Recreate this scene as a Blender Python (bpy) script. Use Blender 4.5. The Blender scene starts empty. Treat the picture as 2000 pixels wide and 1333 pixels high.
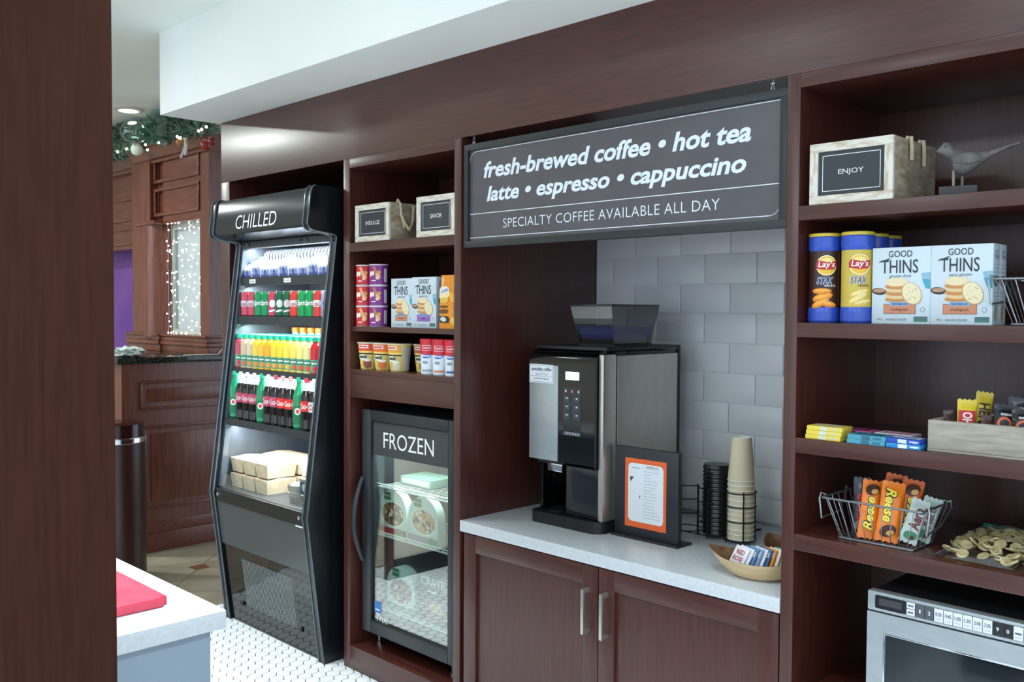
import bpy, bmesh, math, random
from mathutils import Vector, Matrix
random.seed(7)
SC = bpy.context.scene
COL = SC.collection
PI = math.pi

# ------------------------------------------------------------ camera
D = 2.30
CAM = Vector((0.0, -D, 0.672208 * D))
FOC, YAW, PIT, ROL = 1814.148, math.radians(45.0191), math.radians(-1.9436), math.radians(0.3104)
FWD = Vector((-math.sin(YAW) * math.cos(PIT), math.cos(YAW) * math.cos(PIT), math.sin(PIT)))
RGT = FWD.cross(Vector((0, 0, 1))).normalized()
UPV = RGT.cross(FWD)
RGT, UPV = math.cos(ROL) * RGT + math.sin(ROL) * UPV, -math.sin(ROL) * RGT + math.cos(ROL) * UPV
cd = bpy.data.cameras.new('camera')
cd.sensor_width = 36.0
cd.lens = FOC * 36.0 / 2000.0
cd.clip_start = 0.02
co = bpy.data.objects.new('camera', cd)
COL.objects.link(co)
mw = Matrix((RGT, UPV, -FWD)).transposed().to_4x4()
mw.translation = CAM
co.matrix_world = mw
SC.camera = co

def W(px, py, **k):
    """photo pixel -> point on the plane X=, Y= or Z= that the thing touches"""
    r = FWD + RGT * ((px - 1000.0) / FOC) + UPV * ((666.5 - py) / FOC)
    a, v = list(k.items())[0]
    i = 'XYZ'.index(a)
    return CAM + r * ((v - CAM[i]) / r[i])

def project(p):
    q = Vector(p) - CAM
    return 1000 + FOC * q.dot(RGT) / q.dot(FWD), 666.5 - FOC * q.dot(UPV) / q.dot(FWD)

# ------------------------------------------------------------ world, lights, exposure
SC.view_settings.view_transform = 'Standard'
SC.view_settings.look = 'None'
SC.view_settings.gamma = 1.0
SC.view_settings.use_curve_mapping = False
SC.view_settings.exposure = 0.38
wd = bpy.data.worlds.new('world')
SC.world = wd
wd.use_nodes = True
wb = wd.node_tree.nodes['Background']
wb.inputs[0].default_value = (0.72, 0.85, 1.0, 1)
wb.inputs[1].default_value = 1.75

CEIL = 2.872
def area(name, loc, energy, size, size_y=None, target=None, color=(0.93, 0.98, 1.0), spread=None, shape=None):
    l = bpy.data.lights.new(name, 'AREA')
    l.energy = energy
    l.color = color
    l.size = size
    if size_y:
        l.shape = 'RECTANGLE'
        l.size_y = size_y
    elif shape:
        l.shape = shape
    if spread:
        l.spread = spread
    o = bpy.data.objects.new(name, l)
    COL.objects.link(o)
    o.location = loc
    d = Vector(target if target else (loc[0], loc[1], loc[2] - 1)) - Vector(loc)
    o.rotation_euler = d.to_track_quat('-Z', 'Y').to_euler()
    return o

for i, x in enumerate((-3.9, -2.45, -1.0, 0.45)):
    area('downlight', (x, -1.02, CEIL - 0.012), 1.4, 0.16, shape='DISK', color=(0.92, 1.0, 0.97))
for i, (x, y) in enumerate(((-2.4, -3.2), (-0.6, -3.2), (1.2, -2.6))):
    area('soft_fill_light', (x, y, CEIL - 0.012), 22, 0.6, 0.6, color=(0.86, 0.94, 1.0))  # broad soft fill added overhead near the camera, no known fixture
for i, (x, y) in enumerate(((-3.6, -0.85), (-2.3, -1.65), (-1.0, -1.2), (-3.3, -2.0))):
    area('aisle_fill_light', (x, y, CEIL - 0.012), 10, 0.16, shape='DISK', color=(0.9, 0.97, 1.0), spread=math.radians(80))  # narrow beams added to brighten floor and island and bounce onto the soffit
for i, (x, y) in enumerate(((-6.6, -0.9), (-6.2, -2.4))):
    area('lobby_fill_light', (x, y, CEIL - 0.012), 45, 0.2, shape='DISK', color=(0.92, 1.0, 0.96))  # unseen lamps added and placed to brighten the front of the lobby panelling

# ------------------------------------------------------------ materials
MATS = {}
def lin(h):
    h = h.lstrip('#')
    c = [int(h[i:i + 2], 16) / 255.0 for i in (0, 2, 4)]
    return tuple((x / 12.92 if x <= 0.04045 else ((x + 0.055) / 1.055) ** 2.4) for x in c) + (1.0,)

def new_mat(name):
    m = bpy.data.materials.new(name)
    m.use_nodes = True
    MATS[name] = m
    return m, m.node_tree, m.node_tree.nodes['Principled BSDF']

def setp(b, col=None, rough=None, metal=None, spec=None, coat=None, emit=None, estr=None, trans=None, ior=None):
    I = b.inputs
    if col is not None: I['Base Color'].default_value = col
    if rough is not None: I['Roughness'].default_value = rough
    if metal is not None: I['Metallic'].default_value = metal
    if spec is not None: I['Specular IOR Level'].default_value = spec
    if coat is not None: I['Coat Weight'].default_value = coat; I['Coat Roughness'].default_value = 0.28
    if emit is not None: I['Emission Color'].default_value = emit; I['Emission Strength'].default_value = estr
    if trans is not None: I['Transmission Weight'].default_value = trans
    if ior is not None: I['IOR'].default_value = ior

def mat(key):
    """named material, or '#rrggbb', '#rrggbb/rough', '#rrggbb/rough/metal' made on demand"""
    if key in MATS:
        return MATS[key]
    p = key.split('/')
    m, nt, b = new_mat(key)
    setp(b, lin(p[0]), float(p[1]) if len(p) > 1 else 0.5, float(p[2]) if len(p) > 2 else 0.0)
    return m

def noise_mix(name, c1, c2, scale, rough, map_scale=(1, 1, 1), detail=6, lo=0.3, hi=0.7, metal=0, bump=0, spec=None, coat=None, rvar=0, dist=0.0):
    m, nt, b = new_mat(name)
    N = nt.nodes; L = nt.links
    tc = N.new('ShaderNodeTexCoord'); mp = N.new('ShaderNodeMapping')
    mp.inputs['Scale'].default_value = map_scale
    nz = N.new('ShaderNodeTexNoise')
    nz.inputs['Scale'].default_value = scale; nz.inputs['Detail'].default_value = detail; nz.inputs['Distortion'].default_value = dist
    cr = N.new('ShaderNodeValToRGB')
    cr.color_ramp.elements[0].position = lo; cr.color_ramp.elements[1].position = hi
    cr.color_ramp.elements[0].color = lin(c1); cr.color_ramp.elements[1].color = lin(c2)
    L.new(tc.outputs['Object'], mp.inputs['Vector']); L.new(mp.outputs['Vector'], nz.inputs['Vector'])
    L.new(nz.outputs['Fac'], cr.inputs['Fac']); L.new(cr.outputs['Color'], b.inputs['Base Color'])
    setp(b, None, rough, metal, spec, coat)
    if bump:
        bp = N.new('ShaderNodeBump'); bp.inputs['Strength'].default_value = bump; bp.inputs['Distance'].default_value = 0.002
        L.new(nz.outputs['Fac'], bp.inputs['Height']); L.new(bp.outputs['Normal'], b.inputs['Normal'])
    if rvar:
        mr = N.new('ShaderNodeMapRange'); mr.inputs['To Min'].default_value = rough - rvar; mr.inputs['To Max'].default_value = rough + rvar
        L.new(nz.outputs['Fac'], mr.inputs['Value']); L.new(mr.outputs['Result'], b.inputs['Roughness'])
    return m

# stained cherry millwork; grain runs along one axis
W1, W2 = '#371611', '#52271d'
noise_mix('wood_v', W1, W2, 9, 0.36, (9, 9, 0.7), detail=8, lo=0.25, hi=0.8, bump=0.04, coat=0.4, spec=0.45)
noise_mix('wood_h', W1, W2, 9, 0.36, (0.7, 9, 9), detail=8, lo=0.25, hi=0.8, bump=0.04, coat=0.4, spec=0.45)
noise_mix('wood_y', W1, W2, 9, 0.36, (9, 0.7, 9), detail=8, lo=0.25, hi=0.8, bump=0.04, coat=0.4, spec=0.45)
noise_mix('wood_pillar', '#2f140c', '#402015', 16, 0.5, (9, 9, 0.5), detail=9, lo=0.2, hi=0.85, bump=0.03, spec=0.12)
noise_mix('wood_lobby', '#552a20', '#74402f', 7, 0.30, (8, 8, 0.8), detail=6, coat=0.3)
noise_mix('wood_lobby_h', '#552a20', '#74402f', 7, 0.30, (0.8, 8, 8), detail=6, coat=0.3)
noise_mix('quartz', '#bdc2c6', '#c8cdd0', 90, 0.2, detail=3)
noise_mix('white_paint', '#ebeeeb', '#f0f2f0', 3, 0.6, detail=2)
noise_mix('ceiling_paint', '#e8efea', '#eef3ef', 2, 0.7, detail=2)
noise_mix('beige_paint', '#d8cdb8', '#e0d6c3', 3, 0.6, detail=2)
noise_mix('purple_paint', '#6d3f9b', '#8a55a8', 2, 0.5, detail=2)  # purple light falling on the lobby wall, put into its base colour
noise_mix('hex_tile', '#dfe4e6', '#eaeef0', 12, 0.24, detail=2)
noise_mix('grout', '#62686b', '#72797b', 80, 0.85, detail=3)
noise_mix('stone_tile', '#8e8470', '#a99e8a', 5, 0.3, detail=6)
noise_mix('brown_tile', '#6b4526', '#805431', 20, 0.3, detail=4)
noise_mix('wall_tile', '#d9dcdd', '#dfe2e3', 3, 0.22, detail=1)
noise_mix('tile_grout', '#d9dcdd', '#e6e8e8', 40, 0.8, detail=2)
noise_mix('granite', '#0b0d0c', '#4b5048', 140, 0.08, detail=8, lo=0.4, hi=0.75)
noise_mix('whitewash', '#b59c7a', '#ddd8cc', 16, 0.75, (1.2, 1.2, 5), detail=8, lo=0.28, hi=0.55, bump=0.3)
noise_mix('whitewash_v', '#b59c7a', '#ddd8cc', 16, 0.75, (5, 5, 1.2), detail=8, lo=0.28, hi=0.55, bump=0.3)
noise_mix('crate_side', '#8a7354', '#b5aa98', 14, 0.8, (4, 1.2, 4), detail=8, lo=0.3, hi=0.7, bump=0.4)
noise_mix('grey_wood', '#8c8577', '#b5ada0', 14, 0.75, (0.8, 6, 6), detail=8, lo=0.3, hi=0.75, bump=0.25)
noise_mix('rope', '#a89878', '#cfc2a4', 120, 0.9, detail=4, bump=0.5)
noise_mix('bird_grey', '#4b4a4c', '#79756f', 30, 0.75, detail=6, bump=0.4)
noise_mix('brushed_steel', '#bdb9b0', '#c6c2b9', 9, 0.36, (3, 3, 1.5), detail=3, metal=0.9, rvar=0.03)
noise_mix('steel_front', '#aab2b5', '#b2babd', 9, 0.4, (2, 5, 5), detail=3, metal=0.7, rvar=0.02)
noise_mix('kraft', '#a48d6b', '#c3ab86', 40, 0.8, detail=4)
noise_mix('takeout', '#b3a286', '#cdbd9f', 30, 0.75, detail=3)
noise_mix('bowl_out', '#c9ac7e', '#ddc49a', 16, 0.4, (1, 1, 4), detail=5)
noise_mix('bowl_rim', '#5b4028', '#8a6745', 40, 0.8, detail=6, bump=0.5)
noise_mix('fir', '#2f5040', '#6d8878', 40, 0.8, detail=4)
noise_mix('snow_fir', '#8fa09a', '#d6dedb', 40, 0.8, detail=4)
noise_mix('fridge_black', '#0c0e12', '#13161b', 8, 0.28, detail=2)
noise_mix('fridge_panel', '#2a2f34', '#31363b', 8, 0.35, detail=2)
noise_mix('liner', '#32383f', '#3b4249', 8, 0.4, detail=2)
noise_mix('gloss_black', '#050608', '#090a0d', 4, 0.05, detail=2)
noise_mix('freezer_frame', '#23282d', '#2b3136', 8, 0.38, detail=2)
noise_mix('sign_grey', '#504d52', '#575459', 6, 0.3, detail=2)
noise_mix('banana', '#b5a070', '#ddd0a8', 30, 0.6, detail=4)

def simple(name, col, rough=0.5, metal=0.0, **k):
    m, nt, b = new_mat(name)
    setp(b, lin(col), rough, metal, **k)
    return m
simple('chrome', '#d7dbde', 0.12, 1.0)
simple('wire', '#9aa0a3', 0.3, 0.9)
simple('black', '#0d0e10', 0.45)
simple('black_wire', '#0b0b0c', 0.5)
simple('sign_frame', '#1d2226', 0.4)
simple('print_white', '#eef1f2', 0.5)
simple('print_dark', '#30363c', 0.5)
simple('led', '#ffffff', 0.5, emit=(0.92, 0.97, 1.0, 1), estr=14.0)
simple('display_lcd', '#c8d4ff', 0.4, emit=(0.55, 0.66, 1.0, 1), estr=5.0)
simple('bulb', '#ffffff', 0.4, emit=(1.0, 0.98, 0.94, 1), estr=9.0)
simple('bulb_warm', '#fff0c8', 0.4, emit=(1.0, 0.85, 0.55, 1), estr=12.0)
simple('lamp_disc', '#ffffff', 0.4, emit=(1.0, 1.0, 0.97, 1), estr=7.0)
simple('lit_pane', '#8f999d', 0.4, emit=(0.72, 0.80, 0.84, 1), estr=0.16)
simple('cola', '#160b0a', 0.06, spec=0.6)
simple('teal_ribbon', '#8fc9c2', 0.25, trans=0.5)

def glassy(name, fac, tint=(1, 1, 1, 1), rough=0.0, gl=(1, 1, 1, 1)):
    """thin pane: transparent with a Schlick reflection that is the same from both sides"""
    m = bpy.data.materials.new(name); m.use_nodes = True; MATS[name] = m
    nt = m.node_tree; nt.nodes.clear(); N = nt.nodes; L = nt.links
    o = N.new('ShaderNodeOutputMaterial'); mx = N.new('ShaderNodeMixShader')
    t = N.new('ShaderNodeBsdfTransparent'); g_ = N.new('ShaderNodeBsdfGlossy'); lw = N.new('ShaderNodeLayerWeight')
    lw.inputs['Blend'].default_value = 0.5
    pw = N.new('ShaderNodeMath'); pw.operation = 'POWER'; pw.inputs[1].default_value = 5.0
    ad = N.new('ShaderNodeMath'); ad.operation = 'MULTIPLY_ADD'; ad.use_clamp = True
    ad.inputs[1].default_value = 0.96 - fac; ad.inputs[2].default_value = 0.04 + fac
    t.inputs[0].default_value = tint; g_.inputs['Color'].default_value = gl; g_.inputs['Roughness'].default_value = rough
    L.new(lw.outputs['Facing'], pw.inputs[0]); L.new(pw.outputs[0], ad.inputs[0]); L.new(ad.outputs[0], mx.inputs[0])
    L.new(t.outputs[0], mx.inputs[1]); L.new(g_.outputs[0], mx.inputs[2]); L.new(mx.outputs[0], o.inputs['Surface'])
glassy('door_glass', 0.17, (0.85, 0.92, 0.9, 1))
glassy('clear_glass', 0.03, (0.97, 0.99, 0.99, 1))
glassy('hopper_smoke', 0.06, (0.33, 0.32, 0.36, 1))
glassy('clear_plastic', 0.10, (0.93, 0.94, 0.92, 1), 0.08)
glassy('bottle_clear', 0.05, (0.86, 0.9, 0.92, 1), 0.02)
glassy('teal_film', 0.08, (0.62, 0.85, 0.82, 1), 0.05)

# ------------------------------------------------------------ mesh building
TXT = {}
def text_geo(s, shear=0.0, off=0.0, space=1.0):
    k = (s, shear, off, space)
    if k not in TXT:
        c = bpy.data.curves.new('t', 'FONT')
        c.body = s; c.size = 1.0; c.shear = shear; c.offset = off; c.space_character = space
        c.resolution_u = 3; c.fill_mode = 'FRONT'
        o = bpy.data.objects.new('t', c)
        me = o.to_mesh()
        vs = [v.co.copy() for v in me.vertices]; fs = [tuple(p.vertices) for p in me.polygons]
        o.to_mesh_clear(); bpy.data.objects.remove(o); bpy.data.curves.remove(c)
        x0 = min(v.x for v in vs); x1 = max(v.x for v in vs); y0 = min(v.y for v in vs); y1 = max(v.y for v in vs)
        TXT[k] = (vs, fs, x0, x1, y0, y1)
    return TXT[k]

def flat(o, u, v):
    """frame for flat print: (x, y, lift) -> point"""
    o, u, v = Vector(o), Vector(u).normalized(), Vector(v).normalized()
    n = u.cross(v)
    return lambda x, y, l=0.0006: o + u * x + v * y + n * l

def front(x, y, z):            # faces -Y
    return flat((x, y, z), (1, 0, 0), (0, 0, 1))
def side(x, y, z):             # faces +X
    return flat((x, y, z), (0, 1, 0), (0, 0, 1))
def wrap(cx, cy, z, a0, r):    # wraps round a vertical (tapered) cylinder; r number or function of height
    def f(x, y, l=0.0006):
        rr = (r(y) if callable(r) else r)
        a = a0 + x / rr
        return Vector((cx + (rr + l) * math.cos(a), cy + (rr + l) * math.sin(a), z + y))
    f.curved = 0.005
    return f
VIEW_A = math.radians(-45 - 0)  # azimuth from the shelves towards the aisle

class MB:
    def __init__(s):
        s.v = []; s.f = []; s.m = []; s.names = []; s.T = None
    def mi(s, k):
        if k not in s.names: s.names.append(k)
        return s.names.index(k)
    def add(s, vs, fs, k):
        b = len(s.v)
        if s.T is not None: vs = [s.T @ Vector(p) for p in vs]
        s.v += [tuple(p) for p in vs]
        i = s.mi(k)
        for f in fs:
            s.f.append(tuple(b + q for q in f)); s.m.append(i)
        return s
    def box(s, x0, x1, y0, y1, z0, z1, k, bev=0.0):
        if x0 > x1: x0, x1 = x1, x0
        if y0 > y1: y0, y1 = y1, y0
        if z0 > z1: z0, z1 = z1, z0
        if bev <= 0:
            vs = [(x, y, z) for z in (z0, z1) for y in (y0, y1) for x in (x0, x1)]
            return s.add(vs, [(0, 2, 3, 1), (4, 5, 7, 6), (0, 1, 5, 4), (2, 6, 7, 3), (0, 4, 6, 2), (1, 3, 7, 5)], k)
        b = min(bev, (x1 - x0) * .49, (y1 - y0) * .49, (z1 - z0) * .49)
        bm = bmesh.new()
        bmesh.ops.create_cube(bm, size=1.0)
        for q in bm.verts:
            q.co = Vector(((x0 + x1) / 2 + q.co.x * (x1 - x0), (y0 + y1) / 2 + q.co.y * (y1 - y0), (z0 + z1) / 2 + q.co.z * (z1 - z0)))
        bmesh.ops.bevel(bm, geom=bm.edges[:], offset=b, segments=2, profile=0.6, affect='EDGES')
        s.bm(bm, k); return s
    def bm(s, bm, k):
        bm.verts.index_update()
        s.add([q.co.copy() for q in bm.verts], [tuple(q.index for q in f.verts) for f in bm.faces], k)
        bm.free(); return s
    def lathe(s, cx, cy, prof, k, n=20, cap=True):
        """prof: [(r, z[, material])]; the material names the band up to the next ring"""
        prof = [p if len(p) > 2 else (p[0], p[1], k) for p in prof]
        rings = []
        vs = []
        for r, z, _ in prof:
            rings.append([(cx + r * math.cos(2 * PI * i / n), cy + r * math.sin(2 * PI * i / n), z) for i in range(n)])
        for j in range(len(prof) - 1):
            vs = rings[j] + rings[j + 1]
            fs = [(i, (i + 1) % n, n + (i + 1) % n, n + i) for i in range(n)]
            if prof[j + 1][1] == prof[j][1] and prof[j + 1][0] == prof[j][0]: continue
            s.add(vs, fs, prof[j][2])
        if cap:
            if prof[0][0] > 1e-5: s.add(rings[0], [tuple(reversed(range(n)))], prof[0][2])
            if prof[-1][0] > 1e-5: s.add(rings[-1], [tuple(range(n))], prof[-2][2])
        return s
    def prism(s, pts, axis, a, b, k):
        """extrude polygon: axis 'x' pts=(y,z), 'y' pts=(x,z), 'z' pts=(x,y)"""
        mk = {'x': lambda p, t: (t, p[0], p[1]), 'y': lambda p, t: (p[0], t, p[1]), 'z': lambda p, t: (p[0], p[1], t)}[axis]
        n = len(pts)
        vs = [mk(p, a) for p in pts] + [mk(p, b) for p in pts]
        ar = sum(pts[i][0] * pts[(i + 1) % n][1] - pts[(i + 1) % n][0] * pts[i][1] for i in range(n))
        flip = (ar > 0) != (axis == 'y')
        if b < a: flip = not flip
        A = tuple(range(n)); B = tuple(range(n, 2 * n))
        fs = [A[::-1] if flip else A, B if flip else B[::-1]]
        for i in range(n):
            j = (i + 1) % n
            fs.append((i, j, n + j, n + i) if flip else (j, i, n + i, n + j))
        return s.add(vs, fs, k)
    def tube(s, path, r, k, n=8, closed=False):
        P = [Vector(p) for p in path]; m = len(P)
        vs = []
        up = None
        for i in range(m):
            a = P[(i - 1) % m] if (closed or i > 0) else P[i]
            b = P[(i + 1) % m] if (closed or i < m - 1) else P[i]
            t = (b - a).normalized()
            if up is None:
                up = t.orthogonal().normalized()
            else:
                up = (up - t * up.dot(t))
                up = up.normalized() if up.length > 1e-6 else t.orthogonal().normalized()
            w = t.cross(up)
            for q in range(n):
                an = 2 * PI * q / n
                vs.append(P[i] + (up * math.cos(an) + w * math.sin(an)) * r)
        fs = []
        for i in range(m if closed else m - 1):
            j = (i + 1) % m
            for q in range(n):
                q2 = (q + 1) % n
                fs.append((i * n + q, i * n + q2, j * n + q2, j * n + q))
        if not closed:
            fs.append(tuple(reversed(range(n)))); fs.append(tuple(range((m - 1) * n, m * n)))
        return s.add(vs, fs, k)
    def ball(s, c, rx, ry, rz, k, n=16, m=10):
        vs = [(c[0], c[1], c[2] + rz)]
        for j in range(1, m):
            t = PI * j / m
            for i in range(n):
                a = 2 * PI * i / n
                vs.append((c[0] + rx * math.sin(t) * math.cos(a), c[1] + ry * math.sin(t) * math.sin(a), c[2] + rz * math.cos(t)))
        vs.append((c[0], c[1], c[2] - rz))
        fs = [(0, 1 + i, 1 + (i + 1) % n) for i in range(n)]
        for j in range(m - 2):
            for i in range(n):
                a = 1 + j * n + i; b = 1 + j * n + (i + 1) % n
                fs.append((a, a + n, b + n, b))
        e = len(vs) - 1
        fs += [(1 + (m - 2) * n + i, e, 1 + (m - 2) * n + (i + 1) % n) for i in range(n)]
        return s.add(vs, fs, k)
    # ---- flat print
    def flat2(s, fr, P, fs, k, l):
        """print given in 2-D; sliced into narrow strips first where the surface is curved"""
        st = getattr(fr, 'curved', 0)
        if not st: return s.add([fr(x, y, l) for x, y in P], fs, k)
        bm = bmesh.new()
        V = [bm.verts.new((x, y, 0)) for x, y in P]
        for q in fs:
            try: bm.faces.new([V[i] for i in q])
            except ValueError: pass
        x0 = min(p[0] for p in P); x1 = max(p[0] for p in P); y0 = min(p[1] for p in P); y1 = max(p[1] for p in P)
        i = math.floor(x0 / st) + 1
        while i * st < x1:
            bmesh.ops.bisect_plane(bm, geom=bm.verts[:] + bm.edges[:] + bm.faces[:], plane_co=(i * st, 0, 0), plane_no=(1, 0, 0)); i += 1
        sy = getattr(fr, 'curved_y', 0)
        if sy:
            i = math.floor(y0 / sy) + 1
            while i * sy < y1:
                bmesh.ops.bisect_plane(bm, geom=bm.verts[:] + bm.edges[:] + bm.faces[:], plane_co=(0, i * sy, 0), plane_no=(0, 1, 0)); i += 1
        bm.verts.index_update()
        s.add([fr(q.co.x, q.co.y, l) for q in bm.verts], [tuple(q.index for q in f.verts) for f in bm.faces], k)
        bm.free(); return s
    def poly(s, fr, pts, k, l=0.0006):
        return s.flat2(fr, pts, [tuple(range(len(pts)))], k, l)
    def rect(s, fr, x0, x1, y0, y1, k, l=0.0006, n=1):
        if x0 > x1: x0, x1 = x1, x0
        if y0 > y1: y0, y1 = y1, y0
        return s.flat2(fr, [(x0, y0), (x1, y0), (x1, y1), (x0, y1)], [(0, 1, 2, 3)], k, l)
    def oval(s, fr, cx, cy, rx, ry, k, l=0.0008, n=18, rot=0.0, a0=0.0, a1=2 * PI):
        pts = []
        full = abs(a1 - a0 - 2 * PI) < 1e-6
        for i in range(n if full else n + 1):
            a = a0 + (a1 - a0) * i / n
            x, y = rx * math.cos(a), ry * math.sin(a)
            pts.append((cx + x * math.cos(rot) - y * math.sin(rot), cy + x * math.sin(rot) + y * math.cos(rot)))
        return s.poly(fr, pts, k, l)
    def line(s, fr, pts, w, k, l=0.0008, closed=False):
        n = len(pts)
        for i in range(n if closed else n - 1):
            (xa, ya), (xb, yb) = pts[i], pts[(i + 1) % n]
            dx, dy = xb - xa, yb - ya; L = math.hypot(dx, dy) or 1
            ex, ey = dx / L * w * .5, dy / L * w * .5
            nx, ny = -ey, ex
            xa, ya, xb, yb = xa - ex, ya - ey, xb + ex, yb + ey
            s.poly(fr, [(xa - nx, ya - ny), (xb - nx, yb - ny), (xb + nx, yb + ny), (xa + nx, ya + ny)], k, l)
        return s
    def text(s, fr, t, cx, cy, w, h, k, l=0.001, shear=0.0, off=0.0, space=1.0, rot=0.0):
        vs, fs, x0, x1, y0, y1 = text_geo(t, shear, off, space)
        sx = w / (x1 - x0); sy = (h / (y1 - y0)) if h else sx
        out = []
        for p in vs:
            x = (p.x - (x0 + x1) / 2) * sx; y = (p.y - (y0 + y1) / 2) * sy
            out.append((cx + x * math.cos(rot) - y * math.sin(rot), cy + x * math.sin(rot) + y * math.cos(rot)))
        return s.flat2(fr, out, fs, k, l)
    def scrib(s, fr, cx, cy, w, h, k, l=0.001, seed=1, rot=0.0):
        """print too small to read: a row of uneven dashes"""
        rr = random.Random(seed * 31 + int(w * 1e4)); x = -w / 2
        while x < w / 2 - 1e-4:
            d = min(rr.uniform(.08, .2) * w, w / 2 - x); hh = h * rr.uniform(.55, 1.0) / 2
            P = [(x, -hh), (x + d * .85, -hh), (x + d * .85, hh), (x, hh)]
            s.poly(fr, [(cx + a * math.cos(rot) - b * math.sin(rot), cy + a * math.sin(rot) + b * math.cos(rot)) for a, b in P], k, l)
            x += d
        return s
    def mesh(s, name):
        me = bpy.data.meshes.new(name)
        me.from_pydata(s.v, [], s.f)
        for k in s.names: me.materials.append(mat(k))
        me.polygons.foreach_set('material_index', s.m)
        me.polygons.foreach_set('use_smooth', [True] * len(s.f))
        me.validate()
        me.set_sharp_from_angle(angle=math.radians(38))
        me.update()
        return me
    def build(s, name, parent=None, loc=None, rot=None):
        return put(name, s.mesh(name), parent, loc, rot)

def put(name, me, parent=None, loc=None, rot=None):
    o = bpy.data.objects.new(name, me)
    COL.objects.link(o)
    if parent is not None: o.parent = parent
    if loc is not None: o.location = loc
    if rot is not None: o.rotation_euler = rot
    return o

def tag(o, label, cat, group=None):
    o['label'] = label; o['category'] = cat
    if group: o['group'] = group
    return o

def thing(name, label, cat, loc=(0, 0, 0), rz=0.0, group=None, rot=None):
    o = bpy.data.objects.new(name, None)
    o.empty_display_size = 0.05
    COL.objects.link(o)
    o.location = loc
    o.rotation_euler = rot if rot else (0, 0, rz)
    return tag(o, label, cat, group)

def struct(o, label=None):
    o['kind'] = 'structure'
    if label: o['label'] = label
    return o

def sub_copy(ch, parent):
    c = ch.copy(); COL.objects.link(c); c.parent = parent
    for g in ch.children: sub_copy(g, c)
    return c

def dup(root, loc, label, rz=None):
    r = root.copy(); COL.objects.link(r); r.location = loc; r['label'] = label
    if rz is not None: r.rotation_euler = (0, 0, rz)
    for ch in root.children: sub_copy(ch, r)
    return r

# ============================================================ room shell
XL, XR = -4.393, -0.30            # cabinet run, left and right ends
D0 = (-4.393, -4.311); D1 = (-3.321, -3.277); D2 = (-2.609, -2.571); D3 = (-1.258, -1.221); D4 = (-0.338, -0.30)
HB, HT = 2.178, 2.48              # header board
CT = 0.759                        # coffee counter top

fl = MB().box(-9.9, 3, -6, 4, -0.10, -0.004, 'grout').build('floor')
struct(fl, 'floor of small white hexagon tiles meeting beige stone tiles')

# hexagon tiles: the ones seen in the photo are objects, the rest one field
hw = 0.058
def hex_pts(r):
    return [(r * math.cos(PI / 6 + PI / 3 * i), r * math.sin(PI / 6 + PI / 3 * i)) for i in range(6)]
def hex_mesh():
    R1, R2 = (hw - 0.0046) / math.sqrt(3), (hw - 0.0060) / math.sqrt(3)
    vs = [(x, y, -0.0045) for x, y in hex_pts(R1)] + [(x, y, -0.0007) for x, y in hex_pts(R1)] + [(x, y, 0) for x, y in hex_pts(R2)]
    fs = [tuple(range(12, 18))]
    for k in (0, 6):
        fs += [(k + i, k + (i + 1) % 6, k + 6 + (i + 1) % 6, k + 6 + i) for i in range(6)]
    return vs, fs
hv, hf = hex_mesh()
hm = MB().add(hv, hf, 'hex_tile').mesh('hex_tile')
cand = []; field = MB()
BOUND = -4.47
row = 0; y = -3.6
def in_view(px, py):
    if px < 405 or px > 800 or py > 1345: return False
    if px < 447 and py < 1228: return False
    return py > 1205 + 0.49 * (px - 447) - 12
while y < 0.30:
    x = BOUND + 0.03 + (hw / 2 if row % 2 else 0)
    while x < 0.9:
        px, py = project((x, y, 0))
        q = (Vector((x, y, 0)) - CAM).dot(FWD)
        if y < 0.02 or x < -3.3:
            if in_view(px, py) and -1.34 < y: cand.append((q, x, y))
            else: field.add([(a + x, b + y, c) for a, b, c in hv], hf, 'hex_tile')
        x += hw
    y += hw * math.sqrt(3) / 2; row += 1
cand.sort()
for i, (q, x, y) in enumerate(cand):
    if i < 300: put('hex_tile', hm, fl, (x, y, 0))
    else: field.add([(a + x, b + y, c) for a, b, c in hv], hf, 'hex_tile')
fo = field.build('hex_tile_field', fl); fo['kind'] = 'stuff'

# lobby: clipped stone tiles with small brown inserts
ta, th = 0.34, 0.0455
oc = [(ta - th, -th), (ta - th, th), (th, ta - th), (-th, ta - th), (-ta + th, th), (-ta + th, -th), (-th, -ta + th), (th, -ta + th)]
tm = MB().prism([(x * .988, y * .988) for x, y in oc], 'z', -0.0045, 0.0, 'stone_tile').mesh('stone_tile')
im = MB().prism([(-.0435, -.0435), (.0435, -.0435), (.0435, .0435), (-.0435, .0435)], 'z', -0.0045, 0.0, 'brown_tile').mesh('brown_tile')
nn = 0
for i in range(-9, 10):
    for j in range(-9, 10):
        lx, ly = -5.197 + (i + j) * ta, 0.270 + (i - j) * ta
        if -7.6 < lx < BOUND - 0.05 and -2.0 < ly < 2.4:
            put('brown_tile', im, fl, (lx, ly, 0))
        if -7.6 < lx + ta < BOUND - 0.30 and -2.0 < ly < 2.4:
            put('stone_tile', tm, fl, (lx + ta, ly, 0))
        elif BOUND - 0.30 <= lx + ta < BOUND + 0.30 and -2.0 < ly < 2.4:      # tiles cut along the joint with the hexagons
            P = [(x * .988, y * .988) for x, y in oc]; lim = BOUND - 0.004 - (lx + ta); Q = []
            for a, b in zip(P, P[1:] + P[:1]):
                if a[0] <= lim: Q.append(a)
                if (a[0] <= lim) != (b[0] <= lim):
                    k = (lim - a[0]) / (b[0] - a[0]); Q.append((lim, a[1] + (b[1] - a[1]) * k))
            if len(Q) > 2: MB().prism(Q, 'z', -0.0045, 0.0, 'stone_tile').build('stone_tile', fl, (lx + ta, ly, 0))

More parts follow.
